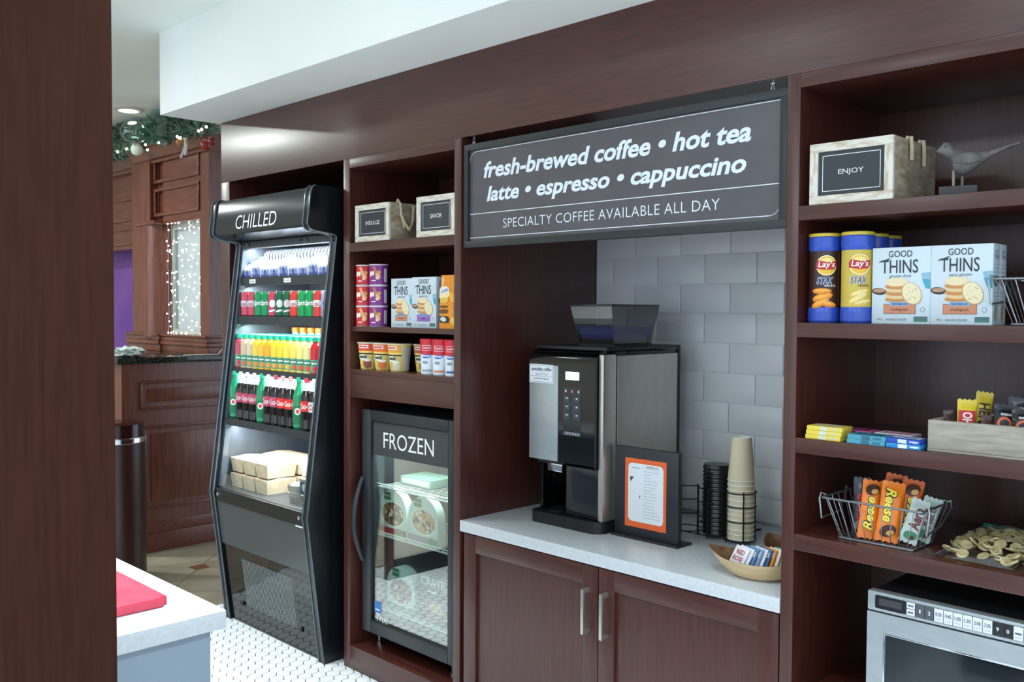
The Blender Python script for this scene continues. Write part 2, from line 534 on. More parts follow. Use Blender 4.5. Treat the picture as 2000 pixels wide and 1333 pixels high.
struct(MB().box(-9.9, 3, -6, 4, CEIL, CEIL + 0.1, 'ceiling_paint').build('ceiling'), 'plain pale painted ceiling')
struct(MB().box(-4.421, 3, -0.303, 1.0, 2.48, CEIL, 'white_paint').build('trim_1'), 'white boxed soffit above the dark wood cabinets')
struct(MB().box(-4.40, 3, 0.82, 0.95, 0, 2.48, 'white_paint').build('wall_back'))
wl = struct(MB().box(-4.225, -4.20, -6, -0.84, 0, CEIL, 'beige_paint').build('wall_left'))
MB().box(-4.232, -4.193, -0.84, -0.80, 0, CEIL, 'wood_v').build('dark_end_cap', wl)  # dark end added so the wall edge reflects dark in the freezer glass
struct(MB().box(-4.20, -4.188, -6, -0.845, 0, 0.11, 'black').build('baseboard_left'))
struct(MB().box(-9.9, -9.7, -6, 4, 0, CEIL, 'beige_paint').build('wall_lobby'), 'far lobby wall')
wf = struct(MB().box(-9.6, -7.02, .95, 1.0, 0, 2.02, 'purple_paint').build('wall_far'), 'lobby wall coloured as lit purple, glimpsed behind the panelled front')
MB().box(-9.6, -7.02, .94, 1.0, 2.021, 2.20, 'white_paint').build('top_band', wf)
struct(MB().box(-9, -4.4, 3.6, 3.8, 0, CEIL, 'beige_paint').build('wall_rear'))

# wooden wall end in the foreground
pe = W(224, 600, X=-1.2).y
pl = MB().box(-1.42, -1.20, -2.45, pe, 0, CEIL, 'wood_pillar', 0.003).build('wall_pillar')
struct(pl, 'dark wood clad wall end filling the left foreground')

# ============================================================ millwork
hd = MB().box(XL, XR, 0.0, 0.02, HB, HT, 'wood_h', 0.0015)
hd.box(XL, XR, 0.02, 0.819, HB + 0.002, HB + 0.04, 'wood_h')
struct(hd.build('trim_2'), 'long dark wood header board above the niches')

# fridge niche
t = thing('niche_surround', 'dark wood end panel and back of the tall niche around the drinks fridge', 'cabinet', (XL, 0, 0))
MB().box(0, D0[1] - D0[0], 0, 0.75, 0, HB, 'wood_v', 0.002).build('side_panel', t)
MB().box(0.08, D1[0] - XL, 0.735, 0.75, 0, HB, 'wood_v').build('back_panel', t)

# snack + freezer unit
t = thing('shelf_unit', 'narrow dark wood shelf unit holding snacks above a small freezer', 'cabinet', (D1[0], 0, 0))
o = D1[0]
MB().box(0, D1[1] - o, 0, 0.75, 0, HB, 'wood_v', 0.0015).build('side_panel', t)
MB().box(D2[0] - o, D2[1] - o, 0, 0.779, 0, HB, 'wood_v', 0.0015).build('side_panel', t)
a, b = D1[1] - o, D2[0] - o
MB().box(a, b, 0.495, 0.51, 0.10, HB, 'wood_v').build('back_panel', t)
MB().box(a, b, 0.0, 0.49, 2.139, HB, 'wood_h', 0.0012).build('top_rail', t)
MB().box(a, b, 0.0, 0.49, 1.786, 1.824, 'wood_h', 0.0012).build('shelf', t)
MB().box(a, b, 0.012, 0.49, 1.450, 1.471, 'wood_h', 0.001).build('shelf', t)
MB().box(a, b, 0.0, 0.49, 1.268, 1.290, 'wood_h', 0.001).build('shelf', t)
MB().box(a, b, 0.0, 0.02, 1.171, 1.2678, 'wood_h', 0.001).build('rail', t)
MB().box(a, b, 0.004, 0.49, 0.084, 0.102, 'wood_h', 0.001).build('bottom_board', t)
MB().box(a, b, -0.001, 0.018, 0.0, 0.1018, 'wood_h', 0.001).build('plinth', t)

# coffee base cabinet
t = thing('base_cabinet', 'dark wood base cabinet with two panelled doors under the white counter', 'cabinet', (D2[1], 0, 0))
o = D2[1]; wdt = D3[0] - D2[1]
MB().box(0.004, wdt - 0.002, 0.03, 0.77, 0.09, 0.715, 'wood_v').build('carcass', t)
MB().box(0.004, wdt - 0.002, 0.08, 0.10, 0.0, 0.09, 'black').build('toe_kick', t)
def shaker(x0, x1, hx):
    y0, y1 = 0.004, 0.026
    z0, z1 = 0.10, 0.712
    st = 0.064
    d = MB().box(x0 - o, x1 - o, 0.017, 0.024, z0, z1, 'wood_v').build('door', t)
    MB().box(x0 - o + st, x1 - o - st, 0.0155, 0.0172, z0 + st, z1 - st, 'wood_v').build('panel', d)
    MB().box(x0 - o, x0 - o + st, y0, y1 - 0.004, z0, z1, 'wood_v', 0.0012).build('stile', d)
    MB().box(x1 - o - st, x1 - o, y0, y1 - 0.004, z0, z1, 'wood_v', 0.0012).build('stile', d)
    MB().box(x0 - o + st, x1 - o - st, y0, y1 - 0.004, z1 - st, z1, 'wood_h', 0.0012).build('rail', d)
    MB().box(x0 - o + st, x1 - o - st, y0, y1 - 0.004, z0, z0 + st, 'wood_h', 0.0012).build('rail', d)
    h = MB().box(hx - .006, hx + .006, -0.030, -0.022, 0.492, 0.640, 'brushed_steel', 0.001)
    h.box(hx - .006, hx + .006, -0.023, 0.005, 0.492, 0.506, 'brushed_steel', 0.001)
    h.box(hx - .006, hx + .006, -0.023, 0.005, 0.626, 0.640, 'brushed_steel', 0.001)
    h.T = None
    ho = h.build('handle', d); ho.location = (-o, 0, 0)
shaker(-2.553, -1.9065, -1.945)
shaker(-1.9025, -1.264, -1.868)

ct = MB().box(D2[1] + 0.001, D3[0] - 0.001, -0.002, 0.7785, 0.7175, CT, 'quartz', 0.0022).build('countertop')
tag(ct, 'pale quartz countertop under the coffee machine', 'countertop')

# tiled back of the coffee niche: each tile a piece
bw = struct(MB().box(D2[1], D3[0], 0.784, 0.80, CT - 0.04, HB, 'tile_grout').build('wall_niche'), 'grey tiled splashback behind the coffee machine')
tw, trh = 0.2255, 0.1137
z = 1.763 + 3 * trh
r = 0
rows = []
zz = 1.763
while zz > CT: zz -= trh
k = 0
while zz < HB:
    rows.append(zz); zz += trh
TM = {}
for zi in rows:
    n = round((zi - 1.763) / trh)
    x = -2.363 - tw * 3 + (0 if n % 2 == 0 else tw / 2)
    while x < D3[0]:
        xa, xb = max(x, D2[1]), min(x + tw, D3[0]); za, zb = max(zi, CT + 0.001), min(zi + trh, HB)
        if xb - xa > 0.012 and zb - za > 0.01:
            key = (round(xb - xa, 4), round(zb - za, 4))
            if key not in TM:
                TM[key] = MB().box(0.0013, xb - xa - 0.0013, 0, 0.006, 0.0013, zb - za - 0.0013, 'wall_tile', 0.0012).mesh('tile')
            put('tile', TM[key], bw, (xa, 0.779, za))
        x += tw

# right shelf unit
t = thing('shelf_unit', 'wide dark wood shelf unit with five open bays on the right', 'cabinet', (D3[0], 0, 0))
o = D3[0]; a, b = D3[1] - o, D4[0] - o
MB().box(0, a, 0, 0.779, 0, HB, 'wood_v', 0.0015).build('side_panel', t)
MB().box(b, D4[1] - o, 0, 0.51, 0, HB, 'wood_v', 0.0015).build('side_panel', t)
MB().box(a, b, 0.492, 0.507, 0.1, HB, 'wood_v').build('back_panel', t)
MB().box(a, b, 0, 0.49, 2.140, HB, 'wood_h', 0.0012).build('top_rail', t)
for z0, z1 in ((1.788, 1.826), (1.476, 1.515), (1.165, 1.206), (0.901, 0.945)):
    MB().box(a, b, 0, 0.491, z0, z1, 'wood_h', 0.0012).build('shelf', t)
MB().box(a, b, 0, 0.491, 0.455, 0.495, 'wood_h', 0.0012).build('shelf', t)
MB().box(a, b, 0.004, 0.02, 0.09, 0.4548, 'wood_h', 0.0012).build('front_panel', t)

# ============================================================ island in the left foreground
t = thing('island', 'white topped service island with grey panelled sides in the left foreground', 'counter', (-1.82, -1.34, 0))
MB().box(-2.30, 0, -1.0, 0, 0.861, 0.90, 'quartz', 0.0025).build('top', t)
MB().box(-2.28, -0.012, -0.98, -0.034, 0.09, 0.86, '#7f8e9b/.5').build('body', t)
for i in range(4):
    MB().box(-0.0119, -0.006, -0.98 + 0.2366 * i + .0007, -0.98 + 0.2366 * (i + 1) - .0007, 0.09, 0.8605, '#7f8e9b/.5', 0.0006).build('side_panel', t)
MB().box(-2.2, -0.06, -0.9, -0.10, 0, 0.09, 'black').build('toe_kick', t)
cb = W(326, 1165, Z=0.921)
bm = bmesh.new(); bmesh.ops.create_cube(bm, size=1.0)
for v in bm.verts: v.co = Vector((v.co.x * 0.46 - 0.23, v.co.y * 0.32 - 0.16, v.co.z * 0.02 + 0.010))
bmesh.ops.bevel(bm, geom=[e for e in bm.edges if abs(e.verts[0].co.z - e.verts[1].co.z) > 0.01], offset=0.012, segments=4, affect='EDGES')
bmesh.ops.bevel(bm, geom=[e for e in bm.edges if abs(e.verts[0].co.z - e.verts[1].co.z) < 1e-5 and e.calc_face_angle(0) > 1.0], offset=0.002, segments=2, affect='EDGES')
noise_mix('cutting_red', '#cf3a52', '#d84a60', 30, 0.45, detail=3)
c = MB().bm(bm, 'cutting_red').build('cutting_board', None, (cb.x + .004, -1.415, 0.9004))
tag(c, 'red plastic cutting board lying on the white island top', 'cutting board')

# ============================================================ lobby front seen past the fridge
DX = -5.725
t = thing('reception_desk', 'dark red wood reception desk with panelled side and granite top', 'desk', (DX, 0.03, 0))
MB().box(-1.25, 0, 0, 1.2, 0.12, 1.195, 'wood_lobby').build('body', t)
MB().box(-1.25, 0.012, -0.012, 1.2, 0.0, 0.12, 'wood_lobby_h', 0.004).build('plinth', t)
MB().box(-1.25, 0.009, -0.009, 1.2, 0.12, 0.19, 'wood_lobby_h', 0.006).build('base_moulding', t)
MB().box(-1.28, 0.04, -0.04, 1.2, 1.196, 1.236, 'granite', 0.006).build('granite_top', t)
def frame_x(par, y0, y1, z0, z1, x=0.0):
    """raised panel on the +X side: moulding strips round a field"""
    m = MB()
    for (a_, b_, c_, d_) in ((y0, y1, z1 - .018, z1), (y0, y1, z0, z0 + .018), (y0, y0 + .018, z0 + .018, z1 - .018), (y1 - .018, y1, z0 + .018, z1 - .018)):
        m.box(x, x + 0.012, a_, b_, c_, d_, 'wood_lobby', 0.004)
    m.box(x, x + 0.006, y0 + .05, y1 - .05, z0 + .05, z1 - .05, 'wood_lobby', 0.005)
    m.build('panel_moulding', par)
frame_x(t, 0.11, 1.1, 0.90, 1.085)
frame_x(t, 0.13, 1.1, 0.27, 0.80)

# panelled upper front standing on the desk
WY = 0.615
t = thing('panelled_front', 'carved dark wood panelled front with cornice standing on the reception desk', 'millwork', (-6.35, WY, 1.236))
o = Vector((-6.35, WY, 1.236))
def lb(name, x0, x1, y0, y1, z0, z1, k='wood_lobby', bev=0.0, par=None):
    return MB().box(x0 - o.x, x1 - o.x, y0 - o.y, y1 - o.y, z0 - o.z, z1 - o.z, k, bev).build(name, par or t)
lb('stile', -5.863, -5.735, WY, WY + .20, 1.236, 2.60)
lb('stile', -6.56, -6.425, WY + .03, WY + .20, 1.236, 2.60)
lb('lintel', -6.425, -5.863, WY + .004, WY + .20, 2.14, 2.60, 'wood_lobby_h')
lb('sill', -6.425, -5.863, WY + .004, WY + .20, 1.236, 1.362, 'wood_lobby_h')
lb('pilaster', -6.99, -6.755, WY + .02, WY + .22, 1.236, 2.60)
lb('transom', -8.3, -6.99, WY + .10, WY + .22, 2.00, 2.60, 'wood_lobby_h')
MB().lathe(-6.60 - o.x, WY + .05 - o.y, [(0.105, 0.10), (0.105, 0.90)], 'wood_lobby', 28).build('column', t)
lb('column_capital', -6.76, -6.44, WY - .06, WY + .2, 2.135, 2.165, 'wood_lobby_h', 0.006)
lb('pier', -6.755, -6.56, WY - .03, WY + .2, 2.166, 2.60)
for x0, x1, f in ((-5.90, -5.72, -.022), (-7.01, -6.44, -.02), (-6.44, -5.90, -.004)):
    for i, (z0, z1, d_) in enumerate(((1.236, 1.285, 0), (1.285, 1.312, .014), (1.312, 1.345, .006), (1.345, 1.362, .018))):
        lb('base_moulding', x0, x1, WY + f - d_, WY + .19, z0, z1 - .0005, 'wood_lobby_h', 0.004)
def frame_y(x0, x1, z0, z1, y):
    m = MB()
    for (a_, b_, c_, d_) in ((x0, x1, z1 - .025, z1), (x0, x1, z0, z0 + .025), (x0, x0 + .025, z0 + .025, z1 - .025), (x1 - .025, x1, z0 + .025, z1 - .025)):
        m.box(a_ - o.x, b_ - o.x, y - .014 - o.y, y - o.y, c_ - o.z, d_ - o.z, 'wood_lobby_h', 0.005)
    m.build('panel_moulding', t)
frame_y(-6.55, -5.86, 2.195, 2.395, WY + .003)
frame_y(-6.55, -5.86, 2.43, 2.60, WY + .003)
frame_y(-7.9, -7.05, 2.215, 2.40, WY + .10)
frame_y(-7.9, -7.05, 2.03, 2.17, WY + .10)
# cornice: stepped flaring profile
prof = [(0, 2.575), (-.02, 2.575), (-.024, 2.592), (-.045, 2.60), (-.05, 2.618), (-.09, 2.655), (-.10, 2.662), (-.10, 2.69), (0, 2.69)]
for x0, x1, yo in ((-6.80, -5.70, WY), (-8.3, -6.80, WY + .07)):
    MB().prism([(yo + p[0] - o.y, p[1] - o.z) for p in prof] + [(yo + .25 - o.y, 2.69 - o.z), (yo + .25 - o.y, 2.575 - o.z)], 'x', x0 - o.x, x1 - o.x, 'wood_lobby_h').build('cornice', t)

wn = MB().box(-6.425, -5.863, WY + .10, WY + .106, 1.362, 2.14, 'lit_pane')
w1 = struct(wn.build('window_1'), 'tall frosted window glowing behind a curtain of fairy lights')
m = MB()
for (a_, b_, c_, d_) in ((-6.425, -5.863, 2.10, 2.14), (-6.425, -5.863, 1.362, 1.395), (-6.425, -6.395, 1.395, 2.10), (-5.885, -5.863, 1.395, 2.10)):
    m.box(a_, b_, WY + .07, WY + .10, c_, d_, '#9aa39c/.4')
m.build('window_frame', w1)
# fairy lights: wires and bulbs
t2 = thing('fairy_light_curtain', 'curtain of small white fairy lights hanging in the lobby window', 'fairy lights', (-6.14, WY + .03, 2.14))
bl = MB().ball((0, 0, 0), .0055, .0055, .0055, 'bulb', 8, 5).mesh('bulb')
wm = MB()
rnd = random.Random(3)
for i in range(11):
    x = -0.265 + i * 0.053
    pts = [(x + rnd.uniform(-.006, .006), rnd.uniform(-.004, .004), -0.076 * j) for j in range(11)]
    wm.tube(pts, .0011, '#c9cfc9/.5', 4)
    for j in range(11):
        q = pts[j]
        put('bulb', bl, t2, (max(-.272, min(.272, q[0] + rnd.uniform(-.03, .03))), -.008, max(-.77, min(0, q[2] + rnd.uniform(-.05, .05)))))
wm.tube([(-.28, 0, 0.0), (.28, 0, 0.0)], .002, '#c9cfc9/.5', 5)
wm.build('wire', t2)

# garland lying on the cornice
t3 = thing('christmas_garland', 'frosted fir garland with lights and ribbon lying on the lobby cornice', 'garland', (-6.3, WY, 2.69))
g0 = MB(); g1 = MB()
rnd = random.Random(5)
def sprig(mb, c, n, L, k):
    for _ in range(n):
        th_ = rnd.uniform(0, 2 * PI); ph = rnd.uniform(-.9, 1.2)
        d_ = Vector((math.cos(th_) * math.cos(ph), math.sin(th_) * math.cos(ph), math.sin(ph)))
        s_ = d_.orthogonal().normalized() * L * .09
        p0 = Vector(c); p1 = p0 + d_ * L
        mid = p0 + d_ * L * .55
        n_ = d_.cross(s_).normalized() * L * .05
        mb.add([p0, mid + s_, p1, mid - s_, mid + n_], [(0, 1, 4), (1, 2, 4), (2, 3, 4), (3, 0, 4), (0, 3, 2, 1)], k)
for i in range(620):
    u = i / 620.0
    x = -0.95 + 1.62 * u
    c = (x + rnd.uniform(-.03, .03), -0.09 + rnd.uniform(-.07, .06), 0.055 + rnd.uniform(-.075, .10) * (0.75 + 0.35 * math.sin(u * 9)))
    sprig(g0, c, 14, rnd.uniform(.05, .09), 'fir')
for c in ((-0.38, -.10, .09), (-0.30, -.11, .05), (-.42, -.1, .03), (-.75, -.1, .02)):
    for _ in range(5): sprig(g1, (c[0] + rnd.uniform(-.04, .04), c[1], c[2] + rnd.uniform(-.05, .06)), 16, .05, 'snow_fir')
g0.build('fir_needles', t3)['kind'] = 'stuff'
g1.build('frosted_sprigs', t3)['kind'] = 'stuff'
gb = MB().ball((0, 0, 0), .009, .009, .009, 'bulb_warm', 8, 6).mesh('light_bulb')
for px, py in ((230, 297), (247, 291), (262, 283), (284, 283), (280, 247), (289, 253), (288, 293), (346, 267), (352, 269), (394, 253), (403, 248), (388, 256), (310, 279)):
    p = W(px, py, Y=WY - .16)
    put('light_bulb', gb, t3, p - Vector((-6.3, WY, 2.69)))
for (px, py, r_, k, nm) in ((402, 283, .035, '#8f2a22/.25', 'bauble'), (414, 276, .028, '#7a241e/.25', 'bauble'), (352, 278, .028, '#9a6a3a/.3', 'bauble'), (268, 292, .045, '#d7dfd8/.4', 'bauble')):
    p = W(px, py, Y=WY - .15) - Vector((-6.3, WY, 2.69))
    MB().ball(p, r_, r_, r_, k, 14, 9).build(nm, t3)
p = W(262, 258, Y=WY - .27) - Vector((-6.3, WY, 2.69))
MB().ball(p, .10, .09, .075, 'teal_film', 20, 12).build('glass_bauble', t3)
p = W(318, 250, Y=WY - .28) - Vector((-6.3, WY, 2.69))
rb = [(p.x - .075 + .05 * math.cos(a_) , p.y, p.z - .02 + (.15 if math.sin(a_) > 0 else .08) * math.sin(a_)) for a_ in [PI * 2 * i / 18 for i in range(18)]]
m = MB()
for i in range(18):
    q, s_ = rb[i], rb[(i + 1) % 18]
    m.add([(q[0], q[1] - .03, q[2]), (s_[0], s_[1] - .03, s_[2]), (s_[0] + .01, s_[1] + .03, s_[2]), (q[0] + .01, q[1] + .03, q[2])], [(0, 1, 2, 3)], 'teal_film')
m.build('ribbon', t3)
m = MB(); q = W(360, 285, Y=WY - .17) - Vector((-6.3, WY, 2.69))
m.tube([(q.x, q.y, q.z + .05), (q.x + .03, q.y, q.z), (q.x + .01, q.y, q.z - .06)], .008, '#b9bdb8/.5', 6)
m.tube([(q.x + .02, q.y, q.z + .05), (q.x + .0, q.y, q.z - .02), (q.x - .05, q.y, q.z - .07)], .007, '#b9bdb8/.5', 6)
m.build('twine', t3)

# lobby ceiling light
p = W(251, 212, Z=CEIL)
t = thing('recessed_light', 'round recessed ceiling light glowing in the lobby ceiling', 'ceiling light', (p.x, p.y, CEIL))
MB().lathe(0, 0, [(.095, 0), (.095, -.010), (.072, -.018), (.064, -.018)], '#d9c9c4/.5', 32, cap=False).build('trim_ring', t)
MB().lathe(0, 0, [(.064, -.0175), (.0, -.018)], 'lamp_disc', 32, cap=False).build('lamp_disc', t)

# odds and ends on the desk
p = W(245, 692, X=DX - .05)
m = MB(); rnd = random.Random(9)
bm = bmesh.new(); bmesh.ops.create_icosphere(bm, subdivisions=3, radius=1.0)
for v in bm.verts:
    s_ = 1 + rnd.uniform(-.28, .28)
    v.co = Vector((v.co.x * .10 * s_, v.co.y * .09 * s_, max(-.03, v.co.z * .035 * s_) + .031))
m.bm(bm, 'clear_plastic')
noise_mix('plastic_wrap', '#8fa19b', '#e8f0ec', 40, 0.15, detail=6)
m.names = ['plastic_wrap']
tag(m.build('plastic_wrap', None, (DX - .06, .10, 1.2365)), 'crumpled clear plastic wrap at the near end of the granite desk top', 'plastic wrap')
m = MB(); pts = []
for i in range(30):
    u = i / 29
    pts.append((DX + .022 - .035 * abs(math.sin(u * 7)) * max(0, .5 - u), .42 + .30 * u + .015 * math.sin(u * 19), 1.2405 + (max(0, u - .75) * .16)))
m.tube(pts, .004, '#d6d8c8/.5', 6)
tag(m.build('extension_cord'), 'white cord running along the granite desk top', 'cord')
q = W(312, 683, Z=1.238)
m = MB().box(-.03, .03, -.02, .02, 0, .022, 'black', .006); m.tube([(.0, 0, .015), (.03, .02, .035), (.05, .05, .02), (.08, .05, .004)], .004, 'black', 6)
tag(m.build('plug_adapter', None, (q.x, q.y - .02, 1.2365)), 'small black plug adapter on the granite desk top below the column', 'adapter')

# dark cylinder with chrome band before the desk, guessed from a blurred ghost shape
p = W(281, 862, X=-5.2)
t = thing('dark_cylinder', 'dark glossy cylinder with chrome band standing before the reception desk', 'bin', (-5.2 - .10, p.y - .135, 0))
MB().lathe(0, 0, [(.175, 0), (.175, .785)], '#331813/.3', 36).build('body', t)
MB().lathe(0, 0, [(.177, .786), (.180, .79), (.180, .815), (.177, .82)], 'chrome', 36).build('chrome_band', t)
MB().lathe(0, 0, [(.17, .821), (.17, .89), (.10, .90)], '#2c1512/.15', 36).build('lid', t)

# ============================================================ chilled drinks fridge
ORD = ['first', 'second', 'third', 'fourth', 'fifth', 'sixth', 'seventh', 'eighth', 'ninth', 'tenth', 'eleventh', 'twelfth', 'thirteenth', 'fourteenth', 'fifteenth', 'sixteenth']
FX = -3.82
fr_ = thing('open_fridge', 'tall black open front drinks fridge lettered CHILLED, filled with drinks', 'fridge', (FX, 0, 0))
FL, FR = -4.262 - FX, -3.386 - FX          # outer sides, local
IL, IR = -4.216 - FX, -3.431 - FX          # inner sides
side_prof = [(0.60, 0.0), (-0.055, 0.0), (-0.135, 0.625), (-0.139, 0.645), (-0.136, 0.665), (0.010, 1.842), (0.011, 1.858), (-0.004, 1.869), (-0.105, 1.880), (-0.124, 1.888), (-0.134, 1.905),
             (-0.117, 2.040), (-0.110, 2.058), (-0.095, 2.070), (0.60, 2.070)]
for a, b in ((FL, IL), (IR, FR)):
    p = MB().prism(side_prof, 'x', a, b, 'fridge_black').build('side_panel', fr_)
    e = MB()
    for x in (a + .004, b - .004):
        e.tube([(x, q[0] - .001, q[1]) for q in side_prof[1:14]], .0042, '#59636b/.2/.4', 8)
    e.build('edge_trim', p)
# lit head
hp = [(-0.102, 2.062), (-0.113, 2.045), (-0.131, 1.912), (-0.122, 1.893), (0.02, 1.872), (0.58, 1.872), (0.58, 2.062)]
noise_mix('head_panel', '#1b2024', '#20262a', 6, 0.22, detail=2)
hd_ = MB().prism(hp, 'x', IL, IR, 'head_panel').build('head', fr_)
p0, p1 = W(461, 449, Y=-.123), W(541, 412, Y=-.121)
u = Vector((1, 0, 0)); v = Vector((0, 0.018, 0.133)).normalized()
pc = W(501, 430.5, Y=-.1225)
ff = flat((pc.x - FX, -.131 + (pc.z - 1.912) * .018 / .133, pc.z), u, v)
MB().text(ff, 'CHILLED', 0, 0, p1.x - p0.x, 0.066, 'print_white', l=.0018, off=-0.004).build('lettering', hd_)
# frame round the opening
m = MB().box(IL, IR, 0.012, 0.05, 1.838, 1.871, '#33393f/.35', .002)
for px in (480, 593):
    x = W(px, 466, Y=.01).x - FX
    m.box(x - .02, x + .03, .006, .012, 1.847, 1.864, '#3d434a/.4', .001); m.box(x - .018, x - .006, .002, .006, 1.849, 1.862, 'black', .001)
m.build('top_frame', fr_)
for a, b in ((IL, IL + .018), (IR - .018, IR)):
    MB().prism([(0.014, 1.838), (-0.118, 0.675), (-0.09, 0.675), (0.04, 1.838)], 'x', a, b, '#525c64/.25/.3').build('upright', fr_)
# liner
m = MB()
m.box(IL, IR, .40, .42, .60, 1.86, 'liner'); m.box(IL, IR, -.08, .41, .60, .668, 'liner')
m.box(IL, IR, .05, .41, 1.856, 1.871, 'liner'); 
for a, b in ((IL, IL + .006), (IR - .006, IR)):
    m.prism([(0.03, 1.856), (-0.10, 0.669), (0.40, 0.669), (0.40, 1.856)], 'x', a, b, 'liner')
m.build('liner', fr_)
m = MB()
for i in range(26):
    m.tube([(IL + .06 + .028 * i, .14 + .03 * math.cos(k), 1.80 + .03 * math.sin(k)) for k in [PI * 2 * j / 14 for j in range(14)]], .007, '#3c4148/.35', 6, closed=True)
m.tube([(IL + .04, .14, 1.80), (IR - .03, .14, 1.80)], .024, '#2a2e33/.4', 12)
m.build('night_blind_roll', fr_)
FS = [(1.693, .037, .004), (1.504, .037, -.018), (1.253, .024, -.050), (1.005, .030, -.082)]
for i, (z, tk, y) in enumerate(FS):
    s = MB().box(IL + .008, IR - .008, y + .004, .395, z - .012, z - .0005, '#3d444b/.4').build('shelf', fr_)
    MB().box(IL + .008, -0.012, y, y + .004, z - tk, z + .004, '#262b30/.35').build('price_strip', s)
    MB().box(-0.008, IR - .008, y, y + .004, z - tk, z + .004, '#262b30/.35').build('price_strip', s)
    m = MB().box(IL + .02, IR - .02, y + .006, y + .012, z - tk + .001, z - tk + .006, 'led')
    m.build('led_strip', s)
    if i < 3 or 1:
        area('fridge_led', (FX, y + .05, z - tk - .004), 8, .74, .012, target=(FX, y + .11, z - tk - .2), color=(.9, .97, 1.0))
MB().box(IL + .03, IR - .03, .052, .06, 1.846, 1.852, 'led').build('led_strip', fr_)
area('fridge_led', (FX, .07, 1.843), 9, .74, .012, target=(FX, .13, 1.6), color=(.9, .97, 1.0))
for px in (493, 561):
    q = W(px, 546, Y=.003)
    m = MB(); m.rect(front(q.x - FX, .0035, 1.676), -.03, .03, -.010, .010, 'print_white')
    m.scrib(front(q.x - FX, .0035, 1.676), 0, 0, .045, .006, '#8a8f94')
    m.build('price_card', fr_)
# lower front
bar = MB().prism([(-.118, .672), (-.134, .668), (-.130, .606), (-.09, .606), (-.09, .672)], 'x', IL, IR, 'black').build('front_bar', fr_)
for x in (IL + .03, IR - .03):
    MB().tube([(x, -.131, .640), (x, -.137, .641)], .009, 'chrome', 12).build('screw', bar)
MB().prism([(-.118, .674), (-.1155, .674), (-.106, .74), (-.1085, .74)], 'x', IL + .02, IR - .02, 'clear_glass').build('glass_guard', fr_)
zb = 0.392
def slant(z): return -.0545 - (.135 - .055) * z / .625
MB().prism([(slant(.604) + .006, .604), (slant(zb) + .006, zb), (.02, zb), (.02, .604)], 'x', IL, IR, '#3f4649/.32').build('upper_panel', fr_)
gp = MB().prism([(slant(zb - .003) + .010, zb - .003), (slant(.012) + .010, .012), (.02, .012), (.02, zb - .003)], 'x', IL + .012, IR - .001, 'gloss_black').build('grille_panel', fr_)
vv = Vector((0, slant(zb) - slant(.0), zb)).normalized()
zc = .225
gf = flat((0, slant(zc) + .0098, zc), (1, 0, 0), vv)
m = MB()
x0 = W(474, 1150, Y=slant(.25)).x - FX; x1 = W(572, 1190, Y=slant(.2)).x - FX
for i in range(38):
    for j in range(30):
        x = x0 + (x1 - x0) * i / 37; y = -.115 + .23 * j / 29
        m.rect(gf, x - .0032, x + .0032, y - .0024, y + .0024, '#8d9699/.5', l=.0008)
m.build('vent_perforation', gp)['kind'] = 'stuff'
for px, py in ((472, 1180), (586, 1231)):
    q = W(px, py, Y=slant(.1))
    MB().ball((q.x - FX, slant(q.z) + .006, q.z), .012, .008, .012, 'black', 10, 6).build('latch', gp)
q = W(585, 1026, Y=slant(.57))
fm = flat((q.x - FX, slant(q.z) + .0062, q.z), (1, 0, 0), vv)
m = MB(); m.rect(fm, -.036, .036, -.013, .013, 'print_white'); m.scrib(fm, 0, 0, .05, .007, '#7d8388')
m.build('maker_plate', fr_)
MB().box(IL, IR, .02, .58, .0, .60, 'black').build('motor_box', fr_)

# ---- contents of the fridge
def can_thing(label, loc, body, band, txt, tcol, group):
    t = thing('drink_can', label, 'can', loc, 0, group)
    r = .0308
    MB().lathe(0, 0, [(.024, 0), (r, .008), (r, .108), (.0265, .119)], body + '/.25/.35', 20).build('body', t)
    MB().lathe(0, 0, [(.0268, .1192), (.0275, .1215), (.0255, .122), (.0245, .1195), (.0, .1192)], 'chrome', 20, cap=False).build('lid', t)
    m = MB(); f = wrap(0, 0, 0, VIEW_A - .1, r)
    if band: m.rect(f, -.03, .03, .05, .078, band, n=6)
    if txt: m.text(f, txt, 0, .064, .05, .024 if len(txt) > 6 else .03, tcol, l=.0012, shear=.25, off=.02)
    else: m.oval(f, 0, .064, .016, .018, tcol, l=.0012); m.oval(f, -.002, .03, .02, .005, tcol, l=.0012, rot=.2)
    m.build('print', t)
CANS = [('#c2485c', '#d9dfe6', 'Coca-Cola', '#b03048'), ('#c2485c', '#d9dfe6', 'Coca-Cola', '#b03048'), ('#0f8a52', None, 'Sprite', '#eef4f0'), ('#0f8a52', None, 'Sprite', '#eef4f0'), ('#c04058', None, '', '#f0e6ea'),
        ('#0c5a3e', None, '', '#dfe6df'), ('#0c5a3e', None, '', '#cfc4c8'), ('#d8382c', '#e6eaec', 'Coca-Cola', '#c02018'), ('#10934f', None, 'Sprite', '#f4f8f4'), ('#10934f', None, 'Sprite', '#f4f8f4'),
        ('#d23a34', '#eceff0', 'Coca-Cola', '#b02820'), ('#9fb4cf', None, '', '#2c4f8a')]
CN = {'#c2485c': 'raspberry red', '#0f8a52': 'green', '#c04058': 'rose red', '#0c5a3e': 'dark green', '#d8382c': 'bright red', '#10934f': 'bright green', '#d23a34': 'red', '#9fb4cf': 'pale blue'}
for i, (b_, bd, tx, tc) in enumerate(CANS):
    can_thing('%s drink can, %s from the left in the fridge can row' % (CN[b_], ORD[i]), (-4.172 + i * .0640, .020, 1.504), b_, bd, tx, tc, 'cans on the second fridge shelf')

